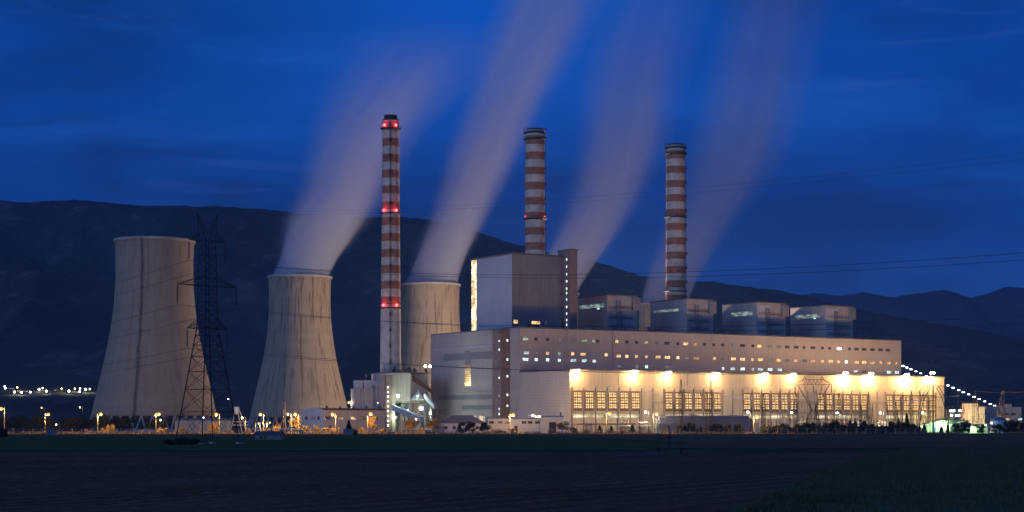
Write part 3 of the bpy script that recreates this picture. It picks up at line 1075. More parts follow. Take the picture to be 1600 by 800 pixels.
# ------------------------------------------------------------------ cooling towers
def ct_mesh():
    tab = [(9, 35.6), (20, 33.2), (32, 30.4), (45, 27.4), (58, 24.9), (70, 23.2), (82, 22.2), (92, 21.9), (101, 22.0), (110, 22.4)]
    outp = []
    for i in range(61):
        z = 9 + 101 * i / 60
        # smooth interpolation
        outp.append((interp(tab, z), z))
    sm = [outp[0]] + [((outp[i - 1][0] + outp[i][0] * 2 + outp[i + 1][0]) / 4, outp[i][1]) for i in range(1, 60)] + [outp[60]]
    for _ in range(3):
        sm = [sm[0]] + [((sm[i - 1][0] + sm[i][0] * 2 + sm[i + 1][0]) / 4, sm[i][1]) for i in range(1, 60)] + [sm[60]]
    prof = sm + [(r - .9, z) for r, z in reversed(sm)]
    mb = MB()
    mb.lathe(prof, 96, closed=True)
    return mb.mesh('shell', M['shell'], True)
ct_root = root('cooling_tower', (gx(241.5, 995), 995, 0), 0, 'largest cooling tower at left, unlit grey, with a ladder line and no steam', 'cooling tower', 'cooling towers')
CTS = ct_mesh()
link('shell', CTS, ct_root)

mb = MB(); mb.lathe([(22.45, 108.6), (23.2, 108.8), (23.3, 109.9), (22.9, 110.3), (21.6, 110.3), (21.5, 109.0)], 96, closed=True); mb.build('rim', M['concrete'], ct_root, True)
mb = MB(); mb.lathe([(38.5, 0), (38.5, 1.6), (37.8, 1.6), (37.8, 0)], 72, closed=True); mb.build('basin', M['concrete'], ct_root)
NC = 36
cm = MB(); cm.bar((37.2, -3.0, 0), (35.1, 0, 9.4), .45, 6); cm.bar((37.2, 3.0, 0), (35.1, 0, 9.4), .45, 6); cm = cm.mesh('support_column', M['concrete'])
for k in range(NC):
    o = link('support_column', cm, ct_root)
    o.rotation_euler = (0, 0, 2 * pi * k / NC)
mb = MB(); mb.lathe([(33.5, .4), (33.5, 7.8), (0.01, 7.8)], 48); mb.build('fill_screen', M['black'], ct_root)
KIDS[ct_root.name] = [o for o in bpy.data.objects if o.parent == ct_root]
cts = [(468.5, 1241, 'steaming cooling tower left of the striped chimney with lights, long dark rain stains'),
       (672.5, 1309, 'steaming cooling tower half hidden behind the lit striped chimney'),
       (861, 1400, 'cooling tower hidden behind the tall boiler block, only its steam clear'),
       (1037, 1524, 'cooling tower showing only between the first two boiler houses')]
ctpos = []
for k, (px, Y, lab) in enumerate(cts):
    copy_tree(ct_root, loc=(gx(px, Y), Y, 0), rz=.5 + k * 1.3, label=lab)
    ctpos.append((gx(px, Y), Y))
CT1M = CTS.copy()
CT1M.materials[0] = cooling_mat(R(-97))
[o for o in KIDS[ct_root.name] if o.name.startswith('shell')][0].data = CT1M
# ladder and rain pipe up the first tower
TABR = [(9, 35.6), (20, 33.2), (32, 30.4), (45, 27.4), (58, 24.9), (70, 23.2), (82, 22.2), (92, 21.9), (101, 22.0), (110, 22.5)]
a0 = R(-97)
mb = MB()
ptsL = [((interp(TABR, z) + .8) * cos(a0), (interp(TABR, z) + .8) * sin(a0), z) for z in range(9, 112, 3)]
ptsR = [((interp(TABR, z) + .8) * cos(a0 + .025), (interp(TABR, z) + .8) * sin(a0 + .025), z) for z in range(9, 112, 3)]
mb.tube(ptsL, .10); mb.tube(ptsR, .10)
for a, b in zip(ptsL, ptsR):
    mb.bar(a, b, .08)
for a, b in list(zip(ptsL, ptsR))[::4]:
    mb.box(min(a[0], b[0]) - .1, max(a[0], b[0]) + .1, a[1] - .5, a[1] + .2, a[2], a[2] + .35)
mb.build('ladder', M['darksteel'], ct_root)

# ------------------------------------------------------------------ chimneys
def chimney(name, X, Y, H, r_top, r_bot, label, bands_from, last_red, rings, lamps, crown, ladder_a):
    r = root(name, (X, Y, 0), 0, label, 'chimney', 'red and white striped chimneys')
    zs = [0.]
    ids = []
    z = bands_from
    cuts = []
    col = 0
    cuts.append((z, z - 5.2, 'r')); z -= 5.2
    k = 0
    while z > last_red:
        cuts.append((z, z - 4.5, 'w' if k % 2 == 0 else 'r')); z -= 4.5; k += 1
    rad = lambda zz: r_bot + (r_top - r_bot) * (min(1, zz / H)) ** .8
    n = 48
    prof, mis = [], []
    prof.append((rad(0), 0)); 
    nn = 8
    for i in range(1, nn + 1):
        zz = z * i / nn
        prof.append((rad(zz), zz)); mis.append(2)
    for (a, b, c) in reversed(cuts):
        prof.append((rad(a), a)); mis.append(0 if c == 'r' else 1)
    prof.append((rad(H), H)); mis.append(2)
    prof.append((rad(H) - .5, H)); mis.append(2)
    prof.append((rad(H) - .5, H - 6)); mis.append(3)
    mis.append(3)
    mb = MB(); mb.lathe(prof, n, mis=mis); mb.build('shaft', [M['red'], M['white'], M['chimc'], M['black']], r, False)
    for zz in rings:
        q = rad(zz)
        mb = MB(); mb.lathe([(q, zz - .4), (q + 1.3, zz), (q + 1.3, zz + .25), (q, zz + .25)], 36, closed=True)
        for k in range(24):
            t = 2 * pi * k / 24
            mb.bar(((q + 1.25) * cos(t), (q + 1.25) * sin(t), zz + .2), ((q + 1.25) * cos(t), (q + 1.25) * sin(t), zz + 1.4), .05)
        mb.tube([((q + 1.25) * cos(2 * pi * k / 36), (q + 1.25) * sin(2 * pi * k / 36), zz + 1.4) for k in range(37)], .06)
        mb.build('platform', M['darksteel'], r)
    q = rad(H)
    mb = MB()
    if crown == 'flue':
        mb.lathe([(q - .9, H - 2), (q - .9, H + 2.6), (q - 1.3, H + 2.6), (q - 1.3, H - 2)], 36, closed=True)
        mb.lathe([(q - .2, H - 1.2), (q + .15, H - .2), (q - .3, H + .3)], 36)
    else:
        for k in range(30):
            t = 2 * pi * k / 30
            mb.bar(((q + .9) * cos(t), (q + .9) * sin(t), H - 1.5), ((q + .9) * cos(t), (q + .9) * sin(t), H + 1.6), .09)
        mb.lathe([(q, H - 2.2), (q + 1.2, H - 1.6), (q + 1.2, H - 1.2), (q, H - 1.2)], 36, closed=True)
        mb.lathe([(q - .6, H - .5), (q - .6, H + .8), (q - 1.0, H + .8), (q - 1.0, H - .5)], 36, closed=True)
    mb.build('crown_rail', M['black'], r)
    # ladder with rest platforms
    mb = MB()
    for s_ in (-.05, .05):
        mb.tube([((rad(zz) + .35) * cos(ladder_a + s_), (rad(zz) + .35) * sin(ladder_a + s_), zz) for zz in range(2, int(H), 6)], .10)
    for zz in range(12, int(H) - 4, 9):
        c_, s2 = cos(ladder_a), sin(ladder_a)
        q = rad(zz) + .6
        mb.box(q * c_ - .7, q * c_ + .7, q * s2 - .7, q * s2 + .7, zz, zz + .2)
        mb.box(q * c_ - .4, q * c_ + .4, q * s2 - .4, q * s2 + .4, zz + .2, zz + 1.9)
    mb.build('ladder', M['darksteel'], r)
    for (zz, ang, rr) in lamps:
        q = rad(zz) + .9
        mb = MB(); ball(mb, (q * cos(ang), q * sin(ang), zz), rr); mb.build('beacon', M['redlamp'], r)
        if rr > .5:
            light('beacon_light', r, ((q + .9) * cos(ang), (q + .9) * sin(ang), zz), 700, (1., .03, .05), .5)
    return r
lam = []
for zz in (173.9, 125.6, 71.8):
    for ang in (R(-125), R(-55)):
        lam.append((zz, ang, .75))
chimney('chimney', gx(610.5, 984), 984, 177.5, 4.65, 6.6, 'slim striped chimney with red beacons at three heights, left of the tall block', 176.4, 71,
        (172.4, 124.2, 70.4), lam, 'flue', R(-88))
c2 = UV(70.5, 140)
chimney('chimney', c2[0], c2[1], 180, 5.75, 6.3, 'striped chimney rising behind the tall boiler block, small red beacons', 176.4, 20, (174.5, 126.8), [(178.6, R(-150), .32), (178.6, R(-30), .32), (128.2, R(-150), .26), (128.2, R(-30), .26)], 'rail', R(-12))
c3 = UV(176.6, 140)
chimney('chimney', c3[0], c3[1], 180, 5.95, 6.6, 'striped chimney rising behind the second boiler house, no beacons lit', 176.4, 20, (174.5, 134.7, 88), [], 'rail', R(-14))
c3l = (gx(626.5, 984), 984)

# ------------------------------------------------------------------ steam plumes
def plume(k, px, Y, path, label, dens):
    """path: (centre px, py, half width px, density factor)"""
    X0 = gx(px, Y)
    P = [((gx(a, Y) - X0), gz(b, Y), c / F * Y * (1 + .24 * min(1, i_ / 4)), d) for i_, (a, b, c, d) in enumerate(path)]
    z0, z1 = P[0][1] - 1.0, P[-1][1]
    tabx = [(p[1], p[0]) for p in P]
    tabr = [(p[1], p[2]) for p in P]
    def sm(tab, z):
        return (interp(tab, z - 14) + interp(tab, z - 5) + interp(tab, z) + interp(tab, z + 5) + interp(tab, z + 14)) / 5 if z > tab[0][0] + 2 else interp(tab, z)
    mb = MB()
    n, m = 28, 40
    for j in range(m + 1):
        z = z0 + (z1 - z0) * j / m
        cx, rr = interp(tabx, z), interp(tabr, z)
        for i in range(n):
            t = 2 * pi * i / n
            mb.v.append((cx + rr * 1.45 * cos(t), rr * 1.45 * sin(t) * 1.0, z))
    for j in range(m):
        for i in range(n):
            mb.f.append((j * n + i, j * n + (i + 1) % n, (j + 1) * n + (i + 1) % n, (j + 1) * n + i)); mb.m.append(0)
    mb.f.append(tuple(reversed(range(n)))); mb.m.append(0)
    mb.f.append(tuple(range(m * n, m * n + n))); mb.m.append(0)
    mt = bpy.data.materials.new('steam')
    mt.use_nodes = True
    t = mt.node_tree
    t.nodes.clear()
    q = NT(t)
    outn = t.nodes.new('ShaderNodeOutputMaterial')
    pv = t.nodes.new('ShaderNodeVolumePrincipled')
    t.links.new(pv.outputs[0], outn.inputs['Volume'])
    o, x, y, z = q.obj()
    s = q.mr(z, z0, z1, 0., 1., False)
    def curve(tab, lo, hi):
        fc = t.nodes.new('ShaderNodeFloatCurve')
        c = fc.mapping.curves[0]
        NP = 14
        ptsn = [(i / NP, (interp(tab, z0 + (z1 - z0) * i / NP) - lo) / (hi - lo)) for i in range(NP + 1)]
        c.points[0].location = ptsn[0]
        c.points[1].location = ptsn[-1]
        for p in ptsn[1:-1]:
            c.points.new(*p)
        fc.mapping.update()
        t.links.new(s, fc.inputs['Value'])
        return q.math('ADD', q.math('MULTIPLY', fc.outputs[0], hi - lo), lo)
    xs = [p[0] for p in P]
    rs = [p[2] for p in P]
    cx = curve(tabx, min(xs) - 1, max(xs) + 1)
    rr = curve(tabr, 0, max(rs) + 1)
    dd = curve([(p[1], p[3] * (1.35 if i_ < 2 else (1.15 if i_ == 2 else .74))) for i_, p in enumerate(P)], 0, 1.6)
    wob = q.noise(q.comb(x, y, q.math('MULTIPLY', z, .45)), .012, 2, .5)
    dx = q.math('DIVIDE', q.math('SUBTRACT', x, cx), rr)
    dy = q.math('DIVIDE', y, rr)
    r2 = q.math('SQRT', q.math('ADD', q.math('MULTIPLY', dx, dx), q.math('MULTIPLY', dy, dy)))
    # long exposure: the puffs smear into soft streaks along the drift
    n2 = q.noise(q.comb(q.math('SUBTRACT', x, cx), y, q.math('MULTIPLY', z, .10)), .045, 3, .55)
    r3 = q.math('ADD', r2, q.math('MULTIPLY', q.math('SUBTRACT', wob, .5), .5))
    fall = q.mr(r3, 1.25, .25, 0., 1.)
    low = q.mr(z, z0 + 60, z0 + 2, 0., 1.)                     # crisp edge near the tower mouth
    fall2 = q.mr(r2, 1.0, .86, 0., 1.)
    f = q.math('ADD', q.math('MULTIPLY', fall, q.math('SUBTRACT', 1., low)), q.math('MULTIPLY', fall2, low))
    den = q.math('MULTIPLY', q.math('MULTIPLY', f, q.mr(n2, .30, .68, .45, 1.35)), q.math('MULTIPLY', dd, dens))
    t.links.new(den, pv.inputs['Density'])
    pv.inputs['Color'].default_value = (.86, .90, 1.0, 1)
    pv.inputs['Anisotropy'].default_value = .0
    mt.cycles.volume_step_rate = .35
    ob = mb.build('steam_plume', mt)
    ob.location = (X0, Y, 0)
    tag(ob, label, 'steam plume', 'steam plumes from the cooling towers', 'stuff')
    return ob
hw = 1.0
plume(0, 468.5, 1241, [(468, 432, 47, 1.1), (482, 405, 45, 1.0), (508, 350, 55, .85), (538, 300, 58, .62), (555, 250, 58, .5), (578, 200, 66, .32), (615, 140, 80, .16), (650, 90, 90, .06), (690, 40, 100, .0)],
      'soft violet steam plume drifting from the cooling tower left of the lit chimney', .074)
plume(1, 672.5, 1309, [(673, 443, 43, 1.1), (690, 400, 38, 1.0), (712, 350, 38, .9), (735, 300, 41, .8), (758, 240, 45, .65), (783, 180, 48, .5), (808, 120, 54, .42), (838, 50, 60, .34), (860, 0, 64, .28), (885, -60, 70, .1), (905, -110, 75, 0)],
      'soft violet steam plume rising between the first two striped chimneys', .074)
plume(2, 861, 1400, [(861, 458, 41, 1.1), (884, 420, 40, 1.0), (912, 375, 42, .85), (942, 320, 46, .72), (964, 260, 50, .58), (980, 200, 54, .42), (990, 130, 58, .26), (1005, 60, 64, .14), (1030, 0, 70, .06), (1050, -50, 75, 0)],
      'soft violet steam plume rising from behind the tall boiler block', .064)
plume(3, 1037, 1524, [(1037, 474, 39, 1.1), (1052, 430, 40, .9), (1082, 370, 45, .62), (1112, 320, 50, .52), (1140, 270, 56, .46), (1162, 210, 60, .40), (1180, 150, 62, .32), (1195, 80, 66, .22), (1212, 0, 72, .14), (1230, -50, 78, 0)],
      'faint violet steam plume drifting behind the rightmost striped chimney', .048)

# ================================================================== coal handling group at centre left
YB = 960.
def frame_box(mb, x0, x1, y0, y1, z0, z1, r=.25):
    for x in (x0, x1):
        for y in (y0, y1):
            mb.bar((x, y, z0), (x, y, z1), r)
cb = root('coal_bunker_building', (gx(594, 955), 955, 0), TH * .5, 'coal bunker block on open legs with a green lit undercroft, left of the annex', 'industrial building')
k = 955 / F
x1 = 78 * k * 1.02
H0 = gz(583, 958)
Hb = gz(626, 958)
mb = MB(); mb.box(0, 17.2, 0, 24, Hb, H0); mb.box(0, 3.0, -.0, 24, 0, Hb); mb.build('wall', M['boiler'], cb)
mb = MB(); mb.box(17.2, x1, 3.0, 24, Hb + 2, H0 - .4); mb.build('rear_wall', M['sooty'], cb)
mb = MB(); mb.prism([(19, H0 - 4), (29.8, H0 - 11), (29.8, H0 - 9.0), (19, H0 - 1.2)], .5, 2.95); mb.box(24, 29.5, 1.0, 2.9, Hb + 3, H0 - 12); mb.build('chute', M['rust'], cb)
mb = MB(); mb.box(-.4, x1 + .3, -.4, 24.4, H0, H0 + .5); mb.build('roof', M['roof'], cb)
mb = MB()
for i in range(22):
    x = .2 + (x1 - .4) * i / 21
    mb.bar((x, -.2, H0 + .5), (x, -.2, H0 + 2.0), .07)
for z in (1.2, 2.0):
    mb.bar((0, -.2, H0 + z), (x1, -.2, H0 + z), .07)
rr_ = random.Random(8)
for i in range(12):
    x = 6 + rr_.random() * (x1 - 8)
    mb.box(x, x + rr_.uniform(.5, 2), 1, 3, H0 + .5, H0 + rr_.uniform(1.4, 3.6))
mb.bar((2.5, 0, H0), (2.5, 0, H0 + 4.2), .12); mb.bar((2.5, 0, H0 + 4.2), (12, 0, H0 + 4.2), .12); mb.bar((12, 0, H0), (12, 0, H0 + 4.2), .1)
mb.build('roof_railing', M['darksteel'], cb)
mb = MB()
for x in (8, 13, 17, 21, 25.5, 29.3):
    for y in (.4, 10, 20):
        mb.bar((x, y, 0), (x, y, Hb + .5), .4)
mb.box(6.5, x1, -.1, .6, Hb - 1.2, Hb - .3); mb.box(6.5, x1, .6, 20, Hb - 1.0, Hb - .5)
for x in (8, 17, 21):
    mb.bar((x, .3, 2), (x + 4.5, .3, Hb - 1.5), .16)
mb.build('steel_legs', M['steel'], cb)
for cx_, hz, rr2 in ((15.5, 9.5, 2.9), (26.8, 11.0, 3.1)):
    mb = MB(); mb.lathe([(rr2, Hb - 1.3), (rr2, Hb - 2.3), (.8, Hb - hz), (.8, Hb - hz - 1)], 20, c=(cx_, 6)); mb.build('hopper', M['clad'], cb, True)
mb = MB(); mb.lathe([(4.1, Hb + .1), (4.1, Hb + 1.0), (.35, Hb + 4.8), (.35, Hb + 6.3), (.01, Hb + 6.3)], 24, c=(21.3, -1.0)); mb.build('cone_cap', M['clad'], cb, True)
ctw = root('window_tower', (gx(603.2, 951), 951, 0), TH * .5, 'narrow brown stair tower with nine lit square windows in front of the coal bunkers', 'tower')
mb = MB(); mb.box(0, 3.6, 0, 3.2, 0, gz(587.5, 951)); mb.build('wall', M['brown'], ctw)
mb = MB(); mb.box(-.2, 3.8, -.2, 3.4, gz(587.5, 951), gz(587.5, 951) + .4); mb.build('roof', M['roof'], ctw)
mb = MB(); mb.box(3.62, 5.2, .4, 3.2, 0, gz(606, 951)); mb.build('side_wing', M['hallside'], ctw)
for y in (605, 612.5, 619.7, 627, 634.8, 642.3, 650, 657.7, 664.7):
    window(ctw, 1.1, 0, gz(y, 951), 1.0, 1.15, 'stairwin', nx=1)
def conveyor(name, p, q, w_, h_, label, m, legs=()):
    p, q = Vector(p), Vector(q)
    r = root(name, (p.x, p.y, 0), 0, label, 'conveyor')
    d = q - p
    n_ = Vector((-d.y, d.x, 0)).normalized() * w_ / 2
    up = Vector((0, 0, h_))
    mb = MB()
    a = Vector((0, 0, p.z)); b = Vector((d.x, d.y, q.z))
    vs = [a - n_, a + n_, b + n_, b - n_, a - n_ + up, a + n_ + up, b + n_ + up, b - n_ + up]
    mb.add(vs, [(0, 1, 2, 3), (7, 6, 5, 4), (0, 3, 7, 4), (1, 5, 6, 2), (0, 4, 5, 1), (3, 2, 6, 7)])
    mb.build('gallery', m, r)
    mb = MB()
    for t in legs:
        c = a.lerp(b, t)
        for s_ in (-1, 1):
            mb.bar((c.x + n_.x * s_, c.y + n_.y * s_, 0), (c.x + n_.x * s_ * .6, c.y + n_.y * s_ * .6, c.z), .22)
        mb.bar((c.x - n_.x, c.y - n_.y, 1), (c.x + n_.x * .7, c.y + n_.y * .7, c.z - .5), .12)
    if legs:
        mb.build('trestle', M['steel'], r)
    return r, a, b
conveyor('coal_conveyor', (gx(615, 948), 948, gz(641, 948)), (gx(660, 935), 935, gz(659.5, 935)), 3, 2.8, 'pale sloping conveyor gallery running down from the coal bunkers', M['bluewall'], (.35, .8))
conveyor('coal_conveyor', (gx(664, 952), 952, gz(622, 952)), (gx(680, 950), 950, gz(640, 950)), 3, 2.4, 'short steep conveyor gallery against the annex wall', M['bluewall'], (.5,))
# silos
sl = root('ash_silo', (gx(553.5, 958), 958, 0), TH * .4, 'pale ash silo block with vertical ribs and white filter boxes on top', 'silo')
k = 958 / F
Hs = gz(608, 958)
mb = MB(); mb.box(0, 29 * k, 0, 14, 0, Hs); mb.box(29.5 * k, 44 * k, 1, 14, 0, Hs + .3); mb.build('body', M['clad'], sl)
mb = MB()
for i in (0, 5, 9.5, 14, 18.5, 23, 28):
    mb.box(i * k, i * k + .5, -.5, -.01, 0, Hs)
mb.box(-.3, 29.3 * k, -.6, 14.2, Hs, Hs + .5)
mb.build('rib', M['concrete'], sl)
mb = MB(); mb.box(29 * k, 29.5 * k + .2, -.3, 2, 0, Hs + 1.8); mb.build('pillar', M['brown'], sl)
for a, b, h_ in ((2, 14.5, 4.9), (16.5, 30, 5.0), (31, 40, 4.6)):
    mb = MB(); mb.prism([(a * k, Hs + .5), (b * k, Hs + .5), (b * k, Hs + h_), (a * k - .3, Hs + h_), (a * k - .3, Hs + h_ - 1)], 2, 8); mb.build('filter_box', M['clad'] if a < 30 else M['bluewall'], sl)
mb = MB(); mb.bar((20 * k, 4, Hs + 5), (20 * k, 4, Hs + 8.2), .15); mb.box(19 * k, 22 * k, 3.6, 4.4, Hs + 7, Hs + 8.2); mb.build('mast', M['steel'], sl)

# office block with a barrel roof
ofc = root('office_block', (gx(505, 900), 900, 0), TH, 'two storey office block with a curved roof behind the orange shrubs', 'building')
def barrel(x0, x1, y0, y1, h0, hp, n=12):
    pts_ = [(y0, 0), (y1, 0)]
    for i in range(n + 1):
        t = pi * i / n
        pts_.append(((y0 + y1) / 2 + (y1 - y0) / 2 * cos(t), h0 + (hp - h0) * sin(t)))
    return pts_
mb = MB(); mb.prismx(barrel(0, 36.6, 0, 27, 11.6, 13.0), .02, 36.6); mb.build('wall', M['render'], ofc)
mb = MB(); mb.prismx(barrel(0, 36.6, 0, 27, 11.6, 13.0), 0, .02); mb.build('end_wall', M['bluewall'], ofc)  # bluer colour paints in the blue dusk light on this end
mb = MB()
mb.box(-.2, 36.9, -.5, .5, 11.9, 12.6)
for i in range(5):
    mb.lathe([(.5, 12.6), (.5, 13.5), (.8, 13.5), (.1, 14.1)], 8, c=(3 + i * 7.8, 2))
mb.build('eaves', M['redroof'], ofc)
for x in (2.6, 10, 17.6, 23.5, 30.5):
    window(ofc, x, 0, 7.6, 3.0, 1.6, 'glassdark', nx=4)
for x in (4, 19, 31):
    window(ofc, x, 0, 3.0, 1.2, 1.3, 'glassdark', nx=1)
for y in (5.5, 10.5, 13.2, 20):
    window(ofc, 0, y, 7.6, 2.6 if y in (5.5, 20) else 1.0, 1.6, 'glassdark', LEFT, nx=3)
window(ofc, 0, 8, 3.0, 1.2, 1.5, 'glassdark', LEFT, nx=1)

# hip roofed house
hs = root('house', (gx(687, 822), 822, 0), .12, 'small house with a dark blue hipped roof behind dark bushes', 'house')
mb = MB(); W_ = 73 * 822 / F; mb.box(.8, W_ - .8, .8, 9.2, 0, 5.0); mb.build('wall', M['bluewall'], hs)
mb = MB(); mb.add([(0, 0, 5), (W_, 0, 5), (W_, 10, 5), (0, 10, 5), (6.4, 5, 8.8), (W_ - 6.4, 5, 8.8)], [(0, 1, 5, 4), (1, 2, 5), (2, 3, 4, 5), (3, 0, 4), (3, 2, 1, 0)]); mb.build('roof', M['shedgrey'], hs)
for x in (3, 7, 13, 18):
    window(hs, x, .8, 2.8, 1.3, 1.3, 'glassdark')
# low blue workshop
wk = root('workshop', (gx(762, 832), 832, 0), .10, 'low blue white workshop with a dark open doorway at its right end', 'building')
k = 832 / F
mb = MB(); mb.box(0, 83 * k, 0, 11, 0, gz(654.5, 832)); mb.build('wall', M['bluewall'], wk)
mb = MB(); mb.box(83 * k + .02, 118 * k, -1.6, 11, 0, gz(651.5, 832)); mb.build('end_bay', M['bluewall'], wk)
mb = MB(); mb.box(-.3, 83 * k, -.3, 11.3, gz(654.5, 832), gz(654.5, 832) + .4); mb.box(82 * k, 119 * k, -2.0, 11.3, gz(651.5, 832), gz(651.5, 832) + .5); mb.build('roof', M['tankroof'], wk)
for p_ in (768, 782, 792, 819, 829, 840):
    window(wk, (p_ - 762) * k, 0, gz(660, 832), 2.0, 1.0, 'glassdark')
mb = MB(); mb.box(42 * k, 47 * k, -.12, -.01, 0, 3.6); mb.build('door', M['black'], wk)
mb = MB(); mb.box(96 * k, 107 * k, -1.75, -1.61, 0, 5.4); mb.build('gateway', M['black'], wk)
# long curved shed
ls = root('long_shed', (gx(1026, 868), 868, 0), .04, 'long low grey shed with a rounded roof in front of the floodlit hall', 'shed')
k = 868 / F
mb = MB(); LL = 151 * k
sec = [(0, 0), (12, 0), (12, 4.6), (11.2, 7.0), (9, 8.4), (6, 8.9), (3, 8.4), (.8, 7.0), (0, 4.6)]
mb.prismx(sec, 1.4, LL - 1.4)
mb.prismx([(a * .8 + 1.2, b * .84) for a, b in sec], .0, 1.39); mb.prismx([(a * .8 + 1.2, b * .84) for a, b in sec], LL - 1.39, LL)
mb.build('shell', M['shedgrey'], ls)
mb = MB(); mb.box(14, 18, -.1, -.01, 0, 4.2); mb.box(32, 36, -.1, -.01, 0, 4.2); mb.build('door', M['louvre'], ls)
# blue warehouse below the first tower
wh = root('warehouse', (gx(273, 870), 870, 0), .1, 'low blue grey warehouse under the largest cooling tower, seen through the pylon', 'building')
k = 870 / F
mb = MB(); mb.box(0, 86 * k, 0, 14, 0, gz(657, 870)); mb.build('wall', M['bluedim'], wh)
mb = MB(); mb.prismx([(-.4, gz(657, 870)), (14.4, gz(657, 870)), (7, gz(653.5, 870))], -.3, 86 * k + .3); mb.build('roof', M['shedgrey'], wh)
mb = MB(); mb.box(38 * k, 44 * k, -.12, -.01, 0, 4); mb.build('door', M['louvre'], wh)
gr = root('gravel_loader', (gx(360, 875), 875, 0), 0, 'small yellow lit loading hopper with sloping legs right of the pylon', 'hopper')
mb = MB()
for a, b in ((0, 3), (6, 4), (9, 5)):
    mb.bar((a, 0, 0), (b * .8 + .3, 0, 12.0), .3)
mb.bar((0, 0, 4), (9, 0, 4), .25); mb.bar((-3, 0, 5.6), (9, 0, 5.6), .3); mb.build('legs', M['steel'], gr)
mb = MB(); mb.lathe([(.5, 9.5), (1.4, 11.5), (1.4, 13.2), (.01, 13.2)], 12, c=(3.2, 0)); mb.build('bin', M['tank'], gr)
# huts in the field
ht = root('field_hut', (gx(398, 505), 505, .1), -.15, 'low gabled field hut standing in the dark crop before the plant', 'hut')
mb = MB(); mb.prismx([(0, 0), (4, 0), (4, 1.5), (2, 2.4), (0, 1.5)], 0, 7.6); mb.build('wall', M['huts'], ht)
mb = MB(); mb.add([(-.3, -.4, 1.42), (7.9, -.4, 1.42), (7.9, 2, 2.5), (-.3, 2, 2.5), (7.9, 4.4, 1.42), (-.3, 4.4, 1.42)], [(0, 1, 2, 3), (3, 2, 4, 5)]); mb.build('roof', M['roof'], ht)
mb = MB(); mb.box(1.6, 2.3, -.05, -.003, .2, 1.1); mb.box(2.9, 3.5, -.05, -.003, .1, 1.2); mb.build('opening', M['black'], ht)
ht = root('pump_hut', (gx(73.7, 712), 712, .1), 0, 'small square pump hut with a blue door near the left street lamp', 'hut')
mb = MB(); mb.box(0, 3.6, 0, 3, 0, 2.3); mb.build('wall', M['dark_concrete'], ht)
mb = MB(); mb.box(-.2, 3.8, -.2, 3.2, 2.3, 2.5); mb.build('roof', M['roof'], ht)
mb = MB(); mb.box(.4, 1.3, -.05, -.003, .1, 2.0); mb.build('door', M['bluedoor'], ht)
hb = root('valve_box', (gx(397, 700), 700, .1), 0, 'little grey box beside the dark conifer at the field edge', 'box')
hb.location = (gx(536.5, 690), 690, .1)
mb = MB(); mb.box(0, 3.4, 0, 2.4, 0, 2.4); mb.build('body', M['huts'], hb)
mb = MB(); mb.box(-.15, 3.55, -.15, 2.55, 2.4, 2.55); mb.build('lid', M['roof'], hb)

# ================================================================== right hand group
gs = root('packing_shed', (gx(1447, 852), 852, 0), -.12, 'dark roofed shed with green lit open front at the field edge, right of the hall', 'shed')
k = 852 / F
W_ = 68 * k
mb = MB(); mb.prism([(0, 0), (W_, 0), (W_, 5.8), (8, 6.6), (2, 4.8), (0, 4.4)], 3, 16); mb.build('wall', M['render'], gs)
mb = MB(); mb.prism([(-.3, 4.45), (2, 4.95), (8, 6.75), (W_ + .3, 6.0), (W_ + .3, 6.3), (8, 7.15), (1.8, 5.3), (-.3, 4.8)], 1.2, 16.5); mb.box(10.5, W_, .8, 3, 4.4, 4.7); mb.build('roof', M['roof'], gs)
for px in (1475, 1486.6, 1498, 1509.7):
    x = (px - 1447) * k
    mb = MB(); mb.box(x - 1.1, x + 1.1, 1.0, 1.19, 5.0, 5.45); mb.build('roof_light', M['wing2'] if 'wing2' in M else M['wing'], gs)
mb = MB(); mb.box(12.2 * k, 16 * k, 2.85, 2.99, 0, 4.0); mb.build('door', M['bluedoor'], gs)
mb = MB(); mb.box(38 * k, 60 * k, 2.85, 2.99, 0, 3.6); mb.build('dark_bay', M['black'], gs)
ps2 = root('lean_to_shed', (gx(1516, 848), 848, 0), 0, 'low green lit lean-to between the packing shed and the blue tank', 'shed')
mb = MB(); mb.prismx([(0, 0), (8, 0), (8, 4.2), (0, 3.4)], 0, 27 * k); mb.build('wall', M['render'], ps2)
mb = MB(); mb.add([(-.3, -.6, 3.45), (27 * k + .3, -.6, 3.45), (27 * k + .3, 8.3, 4.4), (-.3, 8.3, 4.4)], [(0, 1, 2, 3)]); mb.build('roof', M['roof'], ps2)
mb = MB(); mb.box(4, 6.5, -.1, -.01, 0, 2.6); mb.build('door', M['black'], ps2)
tk = root('storage_tank', (gx(1560.5, 865), 865, 0), 0, 'round pale blue storage tank with a blue domed roof at far right', 'tank')
mb = MB(); rt = 12.5 * 865 / F; mb.lathe([(rt, 0), (rt, 6.2)], 32)
for z in (2, 4):
    mb.lathe([(rt, z), (rt + .1, z + .05), (rt + .1, z + .2), (rt, z + .25)], 32, closed=True)
mb.build('shell', M['tank'], tk, False)
mb = MB(); mb.lathe([(rt + .2, 6.2), (rt + .2, 6.4), (rt * .6, 7.4), (.01, 7.9)], 32); mb.build('roof', M['tankroof'], tk, True)
mb = MB(); mb.bar((-rt * .3, -rt - .3, 0), (-rt * .3, -rt - .3, 6.6), .09); mb.bar((-rt * .3 + .5, -rt - .3, 0), (-rt * .3 + .5, -rt - .3, 6.6), .09); mb.build('ladder', M['steel'], tk)
yb = root('switch_building', (gx(1513, 1010), 1010, 0), .1, 'yellow floodlit square building of two heights right of the hall', 'building')
k = 1010 / F
mb = MB(); mb.box(0, 16 * k, 0, 10, 0, gz(631, 1010)); mb.box(16 * k + .01, 27 * k, .6, 10, 0, gz(636, 1010)); mb.build('wall', M['hallside'], yb)
